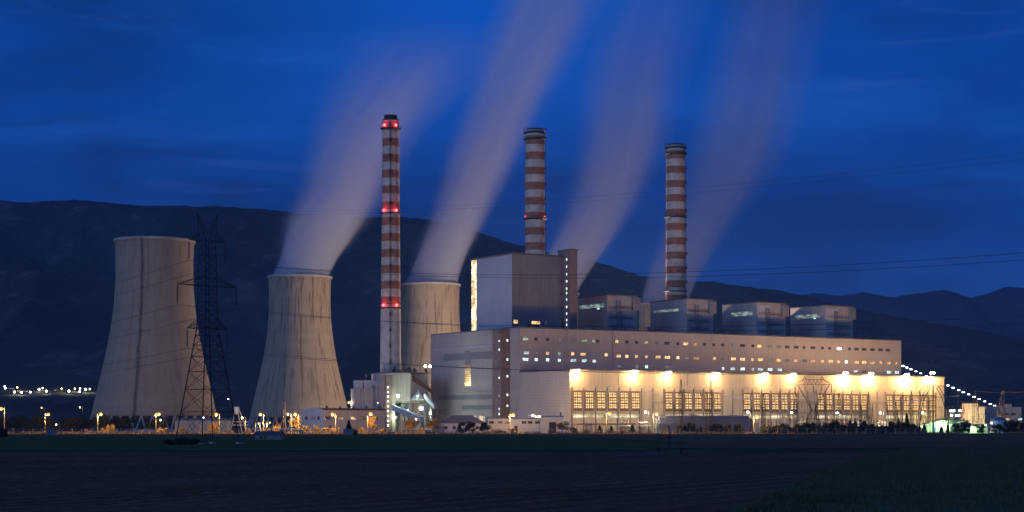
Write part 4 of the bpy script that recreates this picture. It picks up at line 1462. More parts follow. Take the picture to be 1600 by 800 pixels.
mb = MB(); mb.box(-.2, 16 * k, -.3, 10.2, gz(631, 1010), gz(631, 1010) + .5); mb.box(16 * k + .1, 27 * k + .2, .4, 10.2, gz(636, 1010), gz(636, 1010) + .4); mb.build('roof', M['roof'], yb)
mb = MB(); mb.box(2, 3.4, -.08, -.004, 4, 9); mb.box(7.5, 8.6, .5, .596, 3, 8); mb.build('louvre_panel', M['louvre'], yb)
qb = root('crusher_building', (gx(1541, 1080), 1080, 0), .15, 'grey multi storey crusher building at the foot of the lit conveyor', 'building')
k = 1080 / F
mb = MB(); mb.box(0, 30 * k, 0, 14, 0, gz(634, 1080)); mb.box(30 * k + .02, 56 * k, -2, 14, 0, gz(636, 1080)); mb.build('wall', M['boiler'], qb)
mb = MB(); mb.box(34 * k, 42 * k, 0, 5, gz(636, 1080), gz(631, 1080)); mb.build('roof_house', M['boiler'], qb)
for i, (px, py, g) in enumerate([(1560, 647, 'wind'), (1572, 647, 'glassdark'), (1583, 647, 'glassdark'), (1592, 647, 'wind'), (1574, 655, 'winw'), (1586, 655, 'wind'), (1594, 655, 'winc')]):
    window(qb, (px - 1541) * k + .2, -2.0, gz(py, 1080), 2.6, 1.2, g, nx=3)
lb = root('control_building', (gx(1478, 1040), 1040, 0), .1, 'low dark control building with bright white window bands behind the sheds', 'building')
k = 1040 / F
mb = MB(); mb.box(0, 36 * k, 0, 12, 0, gz(640, 1040)); mb.build('wall', M['boiler'], lb)
mb = MB(); mb.box(-.3, 36.5 * k, -.3, 12.3, gz(640, 1040), gz(640, 1040) + .4); mb.build('roof', M['roof'], lb)
for px, py, wd in ((1488, 641.8, 3.6), (1501, 641.5, 2.2), (1487, 649, 1.6), (1497, 649.2, 3.2), (1507.5, 649.3, 2.6)):
    window(lb, (px - 1478) * k, 0, gz(py, 1040), wd, 1.3, 'winb', nx=3)

# lit inclined conveyor
YC = 1130.
cvr, ca_, cb_ = conveyor('ash_conveyor', (gx(1404, YC), YC, gz(569, YC) - 1.2), (gx(1574, YC - 20), YC - 20, gz(643, YC - 20) - 1.2), 3.0, 1.0,
                         'long inclined conveyor carrying a string of white lamps down to the right', M['darksteel'], (.15, .35, .55, .75, .92))
def sagp(a, b, t, s):
    c = Vector(a).lerp(Vector(b), t)
    c.z -= 4 * s * t * (1 - t)
    return c
for px in (1410, 1416, 1422.5, 1430.6, 1438, 1447, 1456, 1465, 1473, 1481, 1489, 1497.6, 1505, 1513, 1521.5, 1529.6, 1537.8, 1546.7, 1553, 1561):
    t = (px - 1404) / 170.
    c = ca_.lerp(cb_, t)
    mb = MB(); mb.box(c.x - .75, c.x + .75, c.y - 1.9, c.y - 1.55, c.z + .9, c.z + 1.35); mb.build('lamp', M['convlamp'], cvr)

# ================================================================== pylons and wires
def lattice_leg_tower(mb, secs, r1, r2, mi=0, bay=None):
    """secs: list of (z, half width). square body with cross bracing"""
    for (z0, h0), (z1, h1) in zip(secs, secs[1:]):
        c0 = [(-h0, -h0, z0), (h0, -h0, z0), (h0, h0, z0), (-h0, h0, z0)]
        c1 = [(-h1, -h1, z1), (h1, -h1, z1), (h1, h1, z1), (-h1, h1, z1)]
        for i in range(4):
            mb.bar(c0[i], c1[i], r1, 4, mi)
            j = (i + 1) % 4
            mb.bar(c0[i], c1[j], r2, 3, mi)
            mb.bar(c0[j], c1[i], r2, 3, mi)
            mb.bar(c1[i], c1[j], r2, 3, mi)
    return mb
PX, PY = gx(324, 409), 409.
RA = math.atan2(.71, .70)
def big_pylon(loc, label):
    r = root('transmission_pylon', loc, RA, label, 'pylon', 'large three arm transmission pylons')
    def half(z):
        return 5.4 + (1.77 - 5.4) * z / 27.3 if z < 27.3 else 1.77 + (1.35 - 1.77) * (z - 27.3) / 20.7
    mb = MB()
    lattice_leg_tower(mb, [(z, half(z)) for z in (0, 7.5, 12.8, 17, 20.5, 23.3, 25.5, 27.3)], .14, .06)
    mb.build('leg_body', M['darksteel'] if False else M['rust'], r)
    mb = MB()
    lattice_leg_tower(mb, [(z, half(z)) for z in (27.3, 29.4, 31.5, 33.5, 35.4, 37.3, 39.2, 41, 42.8, 44.5, 46.2, 48.0)], .12, .05)
    for s in (-1, 1):
        for t in (-1, 1):
            mb.bar((s * 1.35, t * 1.35, 48), (s * 2.9, 0, 54.4), .10)
        mb.bar((s * 2.9, 0, 54.4), (s * -.2, 0, 49.6), .07)
    mb.build('upper_body', M['darksteel'], r)
    for z, L_ in ((47.9, 5.2), (37.3, 8.4), (27.2, 5.7)):
        for s in (-1, 1):
            mb = MB()
            h = half(z)
            tip = Vector((s * L_, 0, z))
            for t in (-1, 1):
                mb.bar((s * h, t * h, z), tip, .10)
                mb.bar((s * h, t * h, z + 2.2), tip, .08)
                for f in (.3, .55, .78):
                    a = Vector((s * h, t * h, z)).lerp(tip, f)
                    b = Vector((s * h, t * h, z + 2.2)).lerp(tip, f)
                    mb.bar(a, b, .04, 3)
                    b0 = Vector((s * h, t * h, z + 2.2)).lerp(tip, f - .25)
                    mb.bar(a, b0, .04, 3)
            mb.build('cross_arm', M['darksteel'], r)
            mb = MB()
            mb.bar(tip, tip - Vector((0, 0, .6)), .05)
            prof = []
            for i in range(18):
                prof += [(.09, -0.6 - i * .22), (.20, -.66 - i * .22), (.20, -.70 - i * .22), (.09, -.74 - i * .22)]
            mb.lathe([(rr, z + zz) for rr, zz in reversed(prof)], 7, c=(tip.x, tip.y))
            mb.build('insulator_string', M['insul'], r)
    for s in (-1, 1):
        for t in (-1, 1):
            mb = MB(); mb.box(s * 5.4 - .6, s * 5.4 + .6, t * 5.4 - .6, t * 5.4 + .6, -.6, .35); mb.build('footing', M['concrete'], r)
    return r
big_pylon((PX, PY, .15), 'large dark lattice pylon with three arm levels standing in front of the cooling tower')
WD = Vector((.71, -.70, 0))
AD = Vector((.70, .71, 0))
def wire(a, bpts, rad, m, label, group, n=26):
    mb = MB()
    for (p, q, sg) in bpts:
        mb.tube([sagp(p, q, i / n, sg) for i in range(n + 1)], rad, 3)
    o = mb.build('power_line', m)
    return tag(o, label, 'power line', group)
P0 = Vector((PX, PY, 0))
PB = P0 + WD * 420
PC = P0 - WD * 420
lv = {'top': (47.9 - 4.7, 5.2, 13.0), 'middle': (37.3 - 4.7, 8.4, 12.0), 'bottom': (27.2 - 4.7, 5.7, 9.6)}
for nm, (z, L_, sg) in lv.items():
    for s, side in ((-1, 'near'), (1, 'far')):
        a = P0 + AD * (s * L_) + Vector((0, 0, z))
        mb_pts = [(a, a + WD * 420, sg), (a - WD * 420, a, sg)]
        wire(None, mb_pts, .045, M['wire'], f'long thin power line hung from the {side} side {nm} arm of the big pylon', 'lines of the big pylon')
for s, side in ((-1, 'near'), (1, 'far')):
    a = P0 + AD * (s * 2.9) + Vector((0, 0, 54.4))
    wire(None, [(a, a + WD * 420, 9), (a - WD * 420, a, 9)], .018, M['wire'], f'faint earth wire from the {side} horn on top of the big pylon', 'lines of the big pylon')

# cat-ear pylon in the switchyard
def cat_pylon(px, Y, label):
    r = root('switchyard_pylon', (gx(px, Y), Y, 0), .05, label, 'pylon')
    k = Y / F
    def z(y): return gz(y, Y)
    mb = MB()
    wz = z(641)
    lattice_leg_tower(mb, [(0, 3.6), (wz * .35, 2.9), (wz * .65, 2.2), (wz, 1.2)], .16, .08)
    mb.build('leg_body', M['rust'], r)
    mb = MB()
    top = z(601)
    for s in (-1, 1):
        for t in (-1, 1):
            mb.bar((s * .5, t * 1.0, wz), (s * 11.0 * k * 2.3, t * 1.0, top), .13)
            mb.bar((s * 1.2, t * 1.0, wz), (s * 7.6 * k * 2.3 * .8, t * 1.0, top), .10)
        p0, p1 = Vector((s * .5, 0, wz)), Vector((s * 25.3 * k, 0, top))
        q0, q1 = Vector((s * 1.2, 0, wz)), Vector((s * 14 * k, 0, top))
        for i in range(7):
            mb.bar(p0.lerp(p1, i / 7), q0.lerp(q1, (i + 1) / 7), .05, 3)
    mb.build('fork', M['darksteel'], r)
    mb = MB()
    hw_ = 36 * k * .62
    for t in (-.8, .8):
        mb.bar((-hw_, t, top), (hw_, t, top), .12); mb.bar((-hw_ * .7, t, top + 2.4), (hw_ * .7, t, top + 2.4), .1)
        mb.bar((-hw_ * 1.35, 0, top), (-hw_ * .7, t, top + 2.4), .09); mb.bar((hw_ * 1.35, 0, top), (hw_ * .7, t, top + 2.4), .09)
        mb.bar((-hw_ * 1.35, 0, top), (-hw_, t, top), .09); mb.bar((hw_ * 1.35, 0, top), (hw_, t, top), .09)
        for i in range(10):
            a = -hw_ * .7 + hw_ * 1.4 * i / 10
            b = a + hw_ * .14
            mb.bar((a, t, top + (2.4 if i % 2 else 0)), (b, t, top + (0 if i % 2 else 2.4)), .05, 3)
    for s in (-1, 1):
        for t in (-.8, .8):
            mb.bar((s * hw_ * .72, t, top + 2.4), (s * hw_ * .62, 0, z(588)), .08)
            mb.bar((s * hw_ * .48, t, top + 2.4), (s * hw_ * .62, 0, z(588)), .08)
    mb.build('cross_beam', M['darksteel'], r)
    for x in (-hw_ * 1.3, 0, hw_ * 1.3):
        mb = MB(); mb.lathe([(.08, top - 4), (.22, top - 3.6), (.22, top - .8), (.08, top - .3)], 7, c=(x, 0)); mb.build('insulator_string', M['insul'], r)
    return r
cat_pylon(1271, 830, 'dark fork shaped pylon with two pointed ears before the floodlit hall')
# arched delta pylon at right
dp = root('switchyard_pylon', (gx(1458, 835), 835, 0), 0, 'wide dark pylon with curved legs and a central post, left of the green lit shed', 'pylon')
k = 835 / F
z = lambda y: gz(y, 835)
mb = MB()
for s in (-1, 1):
    pa = [(s * 22 * k, 0, 0), (s * 19 * k, 0, z(642)), (s * 14 * k, 0, z(622)), (s * 5 * k, 0, z(606))]
    pb_ = [(s * 25.5 * k, 0, 0), (s * 22.5 * k, 0, z(640)), (s * 17 * k, 0, z(618)), (s * 8 * k, 0, z(603))]
    mb.tube(pa, .2); mb.tube(pb_, .2)
    for i in range(3):
        a0_, a1_ = Vector(pa[i]), Vector(pa[i + 1]); b0_, b1_ = Vector(pb_[i]), Vector(pb_[i + 1])
        for j in range(4):
            mb.bar(a0_.lerp(a1_, j / 4), b0_.lerp(b1_, (j + 1) / 4), .05, 3)
            mb.bar(b0_.lerp(b1_, j / 4), a0_.lerp(a1_, (j + 1) / 4), .05, 3)
mb.build('curved_leg', M['darksteel'], dp)
mb = MB(); mb.bar((0, 0, 0), (0, 0, z(603)), .35, 6); mb.bar((3.5 * k, 0, 0), (3.5 * k, 0, z(612)), .12); mb.bar((0, 0, z(603)), (-.5, 0, z(560)), .09); mb.build('centre_post', M['rust'], dp)
mb = MB(); mb.bar((-13 * k, 0, z(603)), (15 * k, 0, z(603)), .2); mb.bar((-24 * k, 0, z(614)), (-13 * k, 0, z(603)), .16); mb.bar((24 * k, 0, z(612)), (15 * k, 0, z(603)), .16)
mb.bar((-20 * k, 0, z(620.5)), (18 * k, 0, z(620.5)), .12); mb.bar((-18 * k, 0, z(636)), (19 * k, 0, z(636)), .12)
mb.build('cross_beam', M['darksteel'], dp)
for x in (-20, 0, 20):
    mb = MB(); mb.lathe([(.08, z(620) ), (.2, z(619)), (.2, z(612)), (.08, z(611))], 7, c=(x * k, .3)); mb.build('insulator_string', M['insul'], dp)

# lattice masts and gantries
M['yardsteel'] = mat('brown_yard_steel', (.10, .075, .055), .7, .3, .8)
def lattice_mast(px, Y, ytop, half, label, m='yardsteel', spike=.35, ybase=None):
    r = root('lattice_mast', (gx(px, Y), Y, 0), .2, label, 'lattice mast', 'lattice masts in the switchyard')
    H = gz(ytop, Y)
    zs = []
    z_ = 0
    while z_ < H * (1 - spike):
        zs.append((z_, half)); z_ += half * 2.2
    zs.append((H * (1 - spike), half)); zs.append((H * (1 - spike / 2), half * .55)); zs.append((H, .06))
    mb = MB(); lattice_leg_tower(mb, zs, .09, .055); mb.build('mast', M[m], r)
    mb = MB(); mb.box(-half - .2, half + .2, -half - .2, half + .2, -.3, .3); mb.build('footing', M['concrete'], r)
    return r
for px, Y, yt, hf, lb_ in [(1064, 862, 592, .8, 'thin pointed lattice mast rising above the left half of the long shed'),
                          (1110.6, 862, 592, .6, 'thin pointed lattice mast rising above the right half of the long shed'),
                          (1193, 842, 615, .8, 'lattice mast under the fifth floodlight'),
                          (1243, 848, 612, .8, 'lattice mast left of the fork shaped pylon'),
                          (1311, 850, 614, .9, 'lattice mast below the brightest floodlight'),
                          (1357, 850, 614, .9, 'lattice mast below the floodlight right of the brightest'),
                          (1400, 862, 628, .7, 'short lattice mast right of the dark steel portal'),
                          (1424, 850, 610, .9, 'lattice mast left of the wide curved leg pylon'),
                          (1524, 980, 609.5, 1.3, 'broad pointed lattice mast behind the yellow floodlit building'),
                          (1566.5, 985, 609.5, 1.4, 'broad pointed lattice mast above the round blue tank'),
                          (1504, 1000, 628, 1.0, 'squat lattice mast between hall corner and yellow building')]:
    lattice_mast(px, Y, yt, hf, lb_)
def gantry(pa, pb, Y, yb_, label, post=.16, lat=False, m='darksteel', yt=None):
    r = root('bus_gantry', (gx(pa, Y), Y, 0), 0, label, 'gantry', 'steel gantries in the switchyard')
    W_ = gx(pb, Y) - gx(pa, Y)
    H = gz(yb_, Y)
    for x in (0, W_):
        mb = MB()
        if lat:
            zz = [(q * H / 12, .45) for q in range(13)]
            lattice_leg_tower(mb, zz, .08, .05)
            for i, v_ in enumerate(mb.v):
                mb.v[i] = (v_[0] + x, v_[1], v_[2])
        else:
            mb.bar((x - .7, 0, 0), (x, 0, H), post); mb.bar((x + .7, 0, 0), (x, 0, H), post)
            mb.bar((x - .4, 0, H * .45), (x + .4, 0, H * .45), .06)
        mb.build('post', M[m], r)
    mb = MB()
    for (dy, dz) in ((-.35, 0), (.35, 0), (-.35, .7), (.35, .7)):
        mb.bar((-.6, dy, H + dz), (W_ + .6, dy, H + dz), .07)
    nb = max(4, int(W_ / 1.2))
    for i in range(nb):
        a, b = W_ * i / nb, W_ * (i + 1) / nb
        mb.bar((a, -.35, H + (.7 if i % 2 else 0)), (b, -.35, H + (0 if i % 2 else .7)), .04, 3)
    mb.build('beam', M[m], r)
    n_ = max(2, int(W_ / 4.5))
    for i in range(n_):
        x = W_ * (i + .5) / n_
        mb = MB(); mb.lathe([(.06, H - 2.2), (.2, H - 2.0), (.12, H - 1.4), (.2, H - .9), (.06, H - .1)], 7, c=(x, 0)); mb.build('insulator', M['insul'], r)
    return r
gant = [(1066, 1104, 864, 611.5, 'lattice gantry above the long shed between two pointed masts', .14, True, 'yardsteel'),
        (1021, 1053, 872, 630, 'low dark gantry at the left end of the long shed', .12, False, 'darksteel'),
        (1174, 1192, 840, 636, 'small dark gantry at the right end of the long shed', .16, False, 'darksteel'),
        (1245, 1274, 842, 630, 'dark portal gantry overlapping the fork shaped pylon', .18, False, 'darksteel'),
        (1363, 1387, 838, 631.5, 'dark square portal standing alone left of the last window group', .18, False, 'darksteel'),
        (1203, 1232, 852, 620, 'pale tall gantry with thick posts under the sixth floodlight', .2, False, 'steel'),
        (1290, 1345, 870, 633, 'wide pale gantry below the brightest floodlight', .12, True, 'yardsteel'),
        (1408, 1452, 868, 620.5, 'wide gantry crossing behind the curved leg pylon', .12, True, 'yardsteel'),
        (1392, 1440, 846, 648, 'low bus support gantry at the right of the dark portal', .1, False, 'yardsteel'),
        (1215, 1262, 866, 646, 'low bus support gantry left of the fork shaped pylon', .1, False, 'yardsteel'),
        (1300, 1358, 846, 650, 'low bus support gantry under the wide pale gantry', .1, False, 'yardsteel'),
        (1482, 1560, 985, 635, 'long lattice gantry linking the two broad pointed masts', .12, True, 'yardsteel'),
        (1530, 1598, 930, 648, 'low gantry in front of the crusher building', .1, False, 'yardsteel')]
for g in gant:
    gantry(*g[:5], post=g[5], lat=g[6], m=g[7])
# switchgear: breakers, instrument transformers, power transformers
def breaker(loc, h, label, kind):
    r = root('circuit_breaker' if kind else 'post_insulator', loc, 0, label, 'switchgear', 'switchgear columns in the yard')
    mb = MB()
    for x in ((-1.6, 0, 1.6) if kind else (0,)):
        mb.box(x - .15, x + .15, -.15, .15, 0, h * .5)
    if kind:
        mb.box(-1.9, 1.9, -.12, .12, h * .5, h * .5 + .2)
    mb.build('stand', M['steel'], r)
    for x in ((-1.6, 0, 1.6) if kind else (0,)):
        mb = MB()
        prof = []
        for i in range(8):
            z_ = h * .5 + .2 + i * (h * .5) / 8
            prof += [(.10, z_), (.24, z_ + .12), (.10, z_ + .24)]
        mb.lathe(prof, 7, c=(x, 0)); mb.build('insulator', M['insul'], r)
    if kind:
        mb = MB(); mb.bar((-1.6, 0, h + .25), (1.6, 0, h + .25), .10); mb.build('busbar', M['buswire'], r)
    return r
nb0 = breaker((gx(1200, 848), 848, 0), 6.5, 'three pole circuit breaker', True)
nb1 = breaker((gx(1206, 838), 838, 0), 5.5, 'single post insulator', False)
nb0['label'] = 'three pole circuit breaker in the yard, leftmost, right of the long shed'
nb1['label'] = 'single insulator column in the yard, leftmost, beside the pale tall gantry'
KIDS.update({nb0.name: [o for o in bpy.data.objects if o.parent == nb0], nb1.name: [o for o in bpy.data.objects if o.parent == nb1]})
spots = [(1218, 'under the sixth floodlight'), (1229, 'right of the pale tall gantry'), (1255, 'inside the dark portal gantry'), (1286, 'right of the fork shaped pylon'),
         (1298, 'left of the brightest floodlight'), (1316, 'straight below the brightest floodlight'), (1330, 'below the fourth window group'), (1343, 'left of the dark square portal'),
         (1371, 'inside the dark square portal'), (1394, 'right of the dark square portal'), (1410, 'left of the last window group lights'), (1432, 'left of the curved leg pylon'),
         (1448, 'under the curved leg pylon'), (1468, 'behind the roof of the packing shed')]
for i, (px, lab) in enumerate(spots):
    Y = 846 + (i * 7) % 16
    copy_tree(nb0, loc=(gx(px, Y), Y, 0), scale=1 + .12 * ((i * 5) % 4), label='three pole circuit breaker, ' + lab)
    Y = 838 + (i * 5) % 11
    copy_tree(nb1, loc=(gx(px + 5.5, Y), Y, 0), scale=1 + .15 * ((i * 3) % 4), label='single insulator column, ' + lab)
def transformer(px, Y, label):
    r = root('power_transformer', (gx(px, Y), Y, 0), .2, label, 'transformer', 'power transformers')
    mb = MB(); mb.box(-3.2, 3.2, -1.6, 1.6, .4, 4.0); mb.build('tank', M['concrete'], r)
    mb = MB()
    for i in range(9):
        mb.box(-3 + i * .7, -2.8 + i * .7, -2.5, -1.62, .8, 3.6)
    mb.build('radiator', M['steel'], r)
    for x in (-2, 0, 2):
        mb = MB(); mb.lathe([(.25, 4.0), (.3, 4.3), (.14, 6.2), (.05, 6.6)], 8, c=(x, 0)); mb.build('bushing', M['insul'], r)
    mb = MB(); mb.bar((-2.5, 1, 5.2), (2.8, 1, 5.2), .5, 10); mb.bar((-2, 1, 4), (-2, 1, 5.2), .1); mb.bar((2, 1, 4), (2, 1, 5.2), .1); mb.build('conservator', M['concrete'], r)
for px, Y, lb_ in ((975, 872, 'grey transformer at the hall wall left of the long shed'), (1006, 870, 'grey transformer beside the white lamp left of the long shed'), (1252, 884, 'grey transformer behind the dark portal gantry'),
                  (1340, 890, 'grey transformer under the fourth window group'), (1380, 892, 'grey transformer behind the dark square portal')):
    transformer(px, Y, lb_)
# slack conductors in the yard
buses = [((946, 884, 612), (1112, 866, 612), 1.2), ((1000, 880, 610), (1180, 862, 622), 1.6), ((1110, 862, 614), (1271, 832, 622), 1.4), ((1110, 862, 611), (1243, 850, 624), 1.2),
         ((1192, 842, 622), (1311, 850, 624), 1.2), ((1271, 832, 603), (1357, 850, 616), 1.5), ((1311, 850, 622), (1424, 850, 622), 1.4), ((1357, 850, 624), (1458, 836, 622), 1.3),
         ((1424, 850, 612), (1524, 980, 622), 1.5), ((1458, 836, 614), (1566, 985, 622), 2.0), ((1458, 836, 604), (1620, 900, 622), 2.4), ((1471, 880, 620), (1566, 985, 626), 1.5),
         ((1524, 980, 611), (1720, 900, 586), 4.0), ((1566, 985, 612), (1740, 900, 575), 4.0), ((1566, 985, 622), (1700, 1000, 628), 2.0), ((1290, 870, 634), (1345, 870, 634), .8),
         ((1340, 850, 600), (1500, 1000, 618), 3.0), ((1130, 866, 618), (1204, 852, 624), 1.0)]
for i, (a, b, sg) in enumerate(buses):
    A = Vector((gx(a[0], a[1]), a[1], gz(a[2], a[1]))); B = Vector((gx(b[0], b[1]), b[1], gz(b[2], b[1])))
    mb = MB(); mb.tube([sagp(A, B, t / 20, sg) for t in range(21)], .06, 3)
    o = mb.build('bus_conductor', M['wire' if i in (8, 9, 10, 11, 12, 13, 14) else 'buswire'])
    names = ['from the hall wall to the mast over the long shed', 'from the sixth arched bay towards the right end of the long shed', 'from the second shed mast to the fork shaped pylon, upper one',
             'from the second shed mast to the mast left of the fork pylon', 'from the mast under the fifth floodlight to the mast under the brightest', 'from the ear of the fork shaped pylon to the right',
             'between the masts before the fourth window group', 'ending on the middle beam of the curved leg pylon', 'from the mast left of the curved leg pylon to the yellow building',
             'from the curved leg pylon to the mast above the blue tank', 'from the top beam of the curved leg pylon out to the right', 'from the hall corner to the mast above the blue tank',
             'rising from the mast behind the yellow building to the right edge', 'rising from the mast above the blue tank to the right edge', 'leaving the mast above the blue tank almost level',
             'short, hung under the wide pale gantry', 'crossing below the last two floodlights', 'short, right of the masts over the long shed'][i]
    tag(o, 'slack bright conductor ' + names, 'conductor', 'conductors of the switchyard')

# wooden poles
def wood_pole(px, Y, ytop, label, arms=1):
    r = root('utility_pole', (gx(px, Y), Y, 0), .1, label, 'utility pole', 'wooden poles along the field')
    H = gz(ytop, Y)
    mb = MB(); mb.bar((0, 0, -.2), (0, 0, H), .19, 8, r2=.13); mb.build('pole', M['wood'], r)
    if arms:
        mb = MB(); mb.box(-1.3, 1.3, -.08, .08, H - .5, H - .3); mb.bar((-.8, 0, H - .4), (0, 0, H - 1.3), .05); mb.bar((.8, 0, H - .4), (0, 0, H - 1.3), .05); mb.build('cross_arm', M['wood'], r)
        for x in (-1.2, 0, 1.2):
            mb = MB(); mb.lathe([(.05, H - .3), (.1, H - .2), (.07, H)], 6, c=(x, 0)); mb.build('insulator', M['insul'], r)
for a in ((964.3, 790, 628, 'plain tall wooden pole before the transformers, left of its neighbour', 0), (999.3, 792, 640.5, 'wooden pole before the white lamp left of the long shed', 0),
          (446, 820, 628.5, 'tall wooden pole with a wide crossarm before the second cooling tower', 1), (443, 812, 636, 'shorter wooden pole just left of the tall crossarm pole', 0),
          (432.5, 815, 652, 'stubby wooden pole left of the pair of poles', 0), (684, 812, 639, 'wooden pole with crossarm left of the hipped roof house, left of two', 1),
          (692.5, 812, 639, 'wooden pole with crossarm left of the hipped roof house, right of two', 1), (1080, 846, 646, 'short wooden pole in front of the long shed', 1),
          (755.5, 812, 646, 'wooden pole beside the right bushes of the hipped roof house', 0), (1294, 812, 664, 'short post between yard bushes', 0)):
    wood_pole(*a)

# ================================================================== street lamps
def street_lamp(px, Y, ylamp, side, glass, col, power, label, head=.78, lit=True, pole='concrete', group='orange street lamps along the plant road'):
    r = root('street_lamp', (gx(px, Y), Y, 0), 0, label, 'street lamp', group)
    H = gz(ylamp, Y)
    mb = MB(); mb.bar((side * 1.5, 0, 0), (side * 1.5, 0, H + .2), .15, 8, r2=.09)
    mb.build('pole', M[pole], r)
    mb = MB(); mb.tube([(side * 1.5, 0, H + .1), (side * 1.1, 0, H + .45), (0, 0, H + .55)], .06); mb.build('arm', M[pole], r)
    mb = MB(); mb.box(-.5, .5, -.22, .22, H + .42, H + .62); mb.build('lamp_housing', M['steel'], r)
    mb = MB(); ball(mb, (0, -.1, H), head, sz=.9); mb.build('lamp_glass', M[glass], r)
    if lit and power:
        light('lamp_light', r, (0, -.3, H - head - .35), power, col, .3)
    return r
SO = (1.0, .50, .13)
SW = (1.0, .72, .38)
MC = (.80, 1.0, .90)
GC = (.50, 1.0, .42)
PW = 15000.
for px, Y, yl, sd_, lab in [(2, 813, 638.5, 1, 'orange street lamp cut by the left edge of the view'), (75.5, 813, 647.5, -1, 'orange street lamp behind the pump hut'),
                         (157.5, 813, 647, -1, 'orange street lamp beside a round glowing shrub'), (248.5, 813, 647, -1, 'orange street lamp in front of the big round tree'),
                         (338, 813, 647.5, 1, 'orange street lamp inside a glowing shrub at the pylon foot'), (407, 813, 647.5, 1, 'orange street lamp above the four small yard lamps'),
                         (461.5, 813, 647, 1, 'orange street lamp above the tallest orange shrub'), (519.5, 813, 647, 1, 'orange street lamp before the office block, left one'),
                         (579, 813, 646.5, -1, 'orange street lamp over the tree before the office block'), (801.5, 813, 648, -1, 'orange street lamp in front of the workshop'),
                         (952.5, 813, 646, -1, 'orange street lamp at the hall foot left of the wooden poles'), (1025.8, 813, 646.5, -1, 'orange street lamp at the left end of the long shed'),
                         (1182.5, 813, 651, -1, 'orange street lamp on a pale pole right of the long shed')]:
    street_lamp(px, Y, yl, sd_, 'sodium', SO, PW, lab)
for px, Y, yl, sd_, lab in [(378.5, 845, 652.5, 1, 'pale yard lamp right of the loading hopper'), (450, 813, 647, 1, 'pale bright lamp just left of the tallest orange shrub'), (832.5, 852, 648.5, 1, 'pale wall lamp over the workshop roof'),
                         (1540, 850, 664, 1, 'pale yellow lamp left of the blue tank')]:
    street_lamp(px, Y, yl, sd_, 'sodiumw', SW, PW * (1.5 if px == 832.5 else .6), lab, group='pale yard lamps', head=.55)
for i, (px, yl) in enumerate([(404, 662), (411.2, 661.5), (417.5, 663), (421.5, 660.5)]):
    street_lamp(px, 850, yl, -1, 'sodiumw', SW, PW * .05, ['small yellow yard lamp, leftmost of four under the road lamp', 'small yellow yard lamp, second of four under the road lamp', 'small yellow yard lamp, lowest of four under the road lamp', 'small yellow yard lamp, rightmost of four under the road lamp'][i],
                head=.35, group='small yellow yard lamps')
for px, Y, yl, lab in [(65, 1000, 637, 'distant small orange lamp left of the first road lamp pole'), (125, 1010, 636.5, 'distant greenish yellow lamp left of the largest cooling tower'),
                    ]:
    street_lamp(px, Y, yl, 1, 'sodiumw' if px > 100 else 'sodium', SO, 1500, lab, head=.5, pole='darksteel', group='distant lamps at left')
for px, Y, yl, lab in [(251, 838, 656.5, 'tiny white lamp under the orange lamp by the round tree'), (318, 850, 652.5, 'tiny white lamp seen through the pylon legs'), (356.8, 1100, 623.5, 'lone white lamp high on the dark slope right of the pylon'),
                    (88, 840, 663.5, 'tiny white lamp above the pump hut')]:
    street_lamp(px, Y, yl, 1, 'mercury', MC, 200, lab, head=.25, pole='darksteel', group='tiny white lamps at left')
for px, yl, lab in [(1008.6, 644, 'white yard lamp left of the long shed'), (1168.5, 644, 'white yard lamp above the right end of the long shed'), (1237, 644.5, 'white yard lamp below the sixth floodlight'),
                    (1307.8, 645, 'white yard lamp left of the brightest floodlight'), (1375.6, 645, 'white yard lamp inside the dark square portal'), (1441.5, 645, 'white yard lamp left of the curved leg pylon')]:
    street_lamp(px, 884 if px > 1010 else 868, yl, 1, 'mercury', (1., .80, .5), 16000, lab, head=.5, pole='darksteel', group='white yard lamps in the switchyard')
for px, yl, Y, pw, lab in [(1439.8, 666, 846, 1.0, 'greenish lamp at the left corner of the packing shed'), (1461, 666, 851, .4, 'greenish lamp above the blue door of the packing shed'), (1473.6, 665.5, 850.5, 1.2, 'brightest greenish lamp on the packing shed front'),
                       (1481, 666.3, 850.5, .6, 'greenish lamp right of the brightest one on the packing shed'), (1518.3, 666.3, 845, .6, 'greenish lamp on the left of the lean-to'), (1531.5, 665.7, 845, .35, 'greenish lamp on the right of the lean-to')]:
    street_lamp(px, Y, yl, 1 if px < 1450 else -1, 'greenlamp', GC, 3600 * pw, lab, head=.32, pole='darksteel', group='greenish lamps at the sheds')
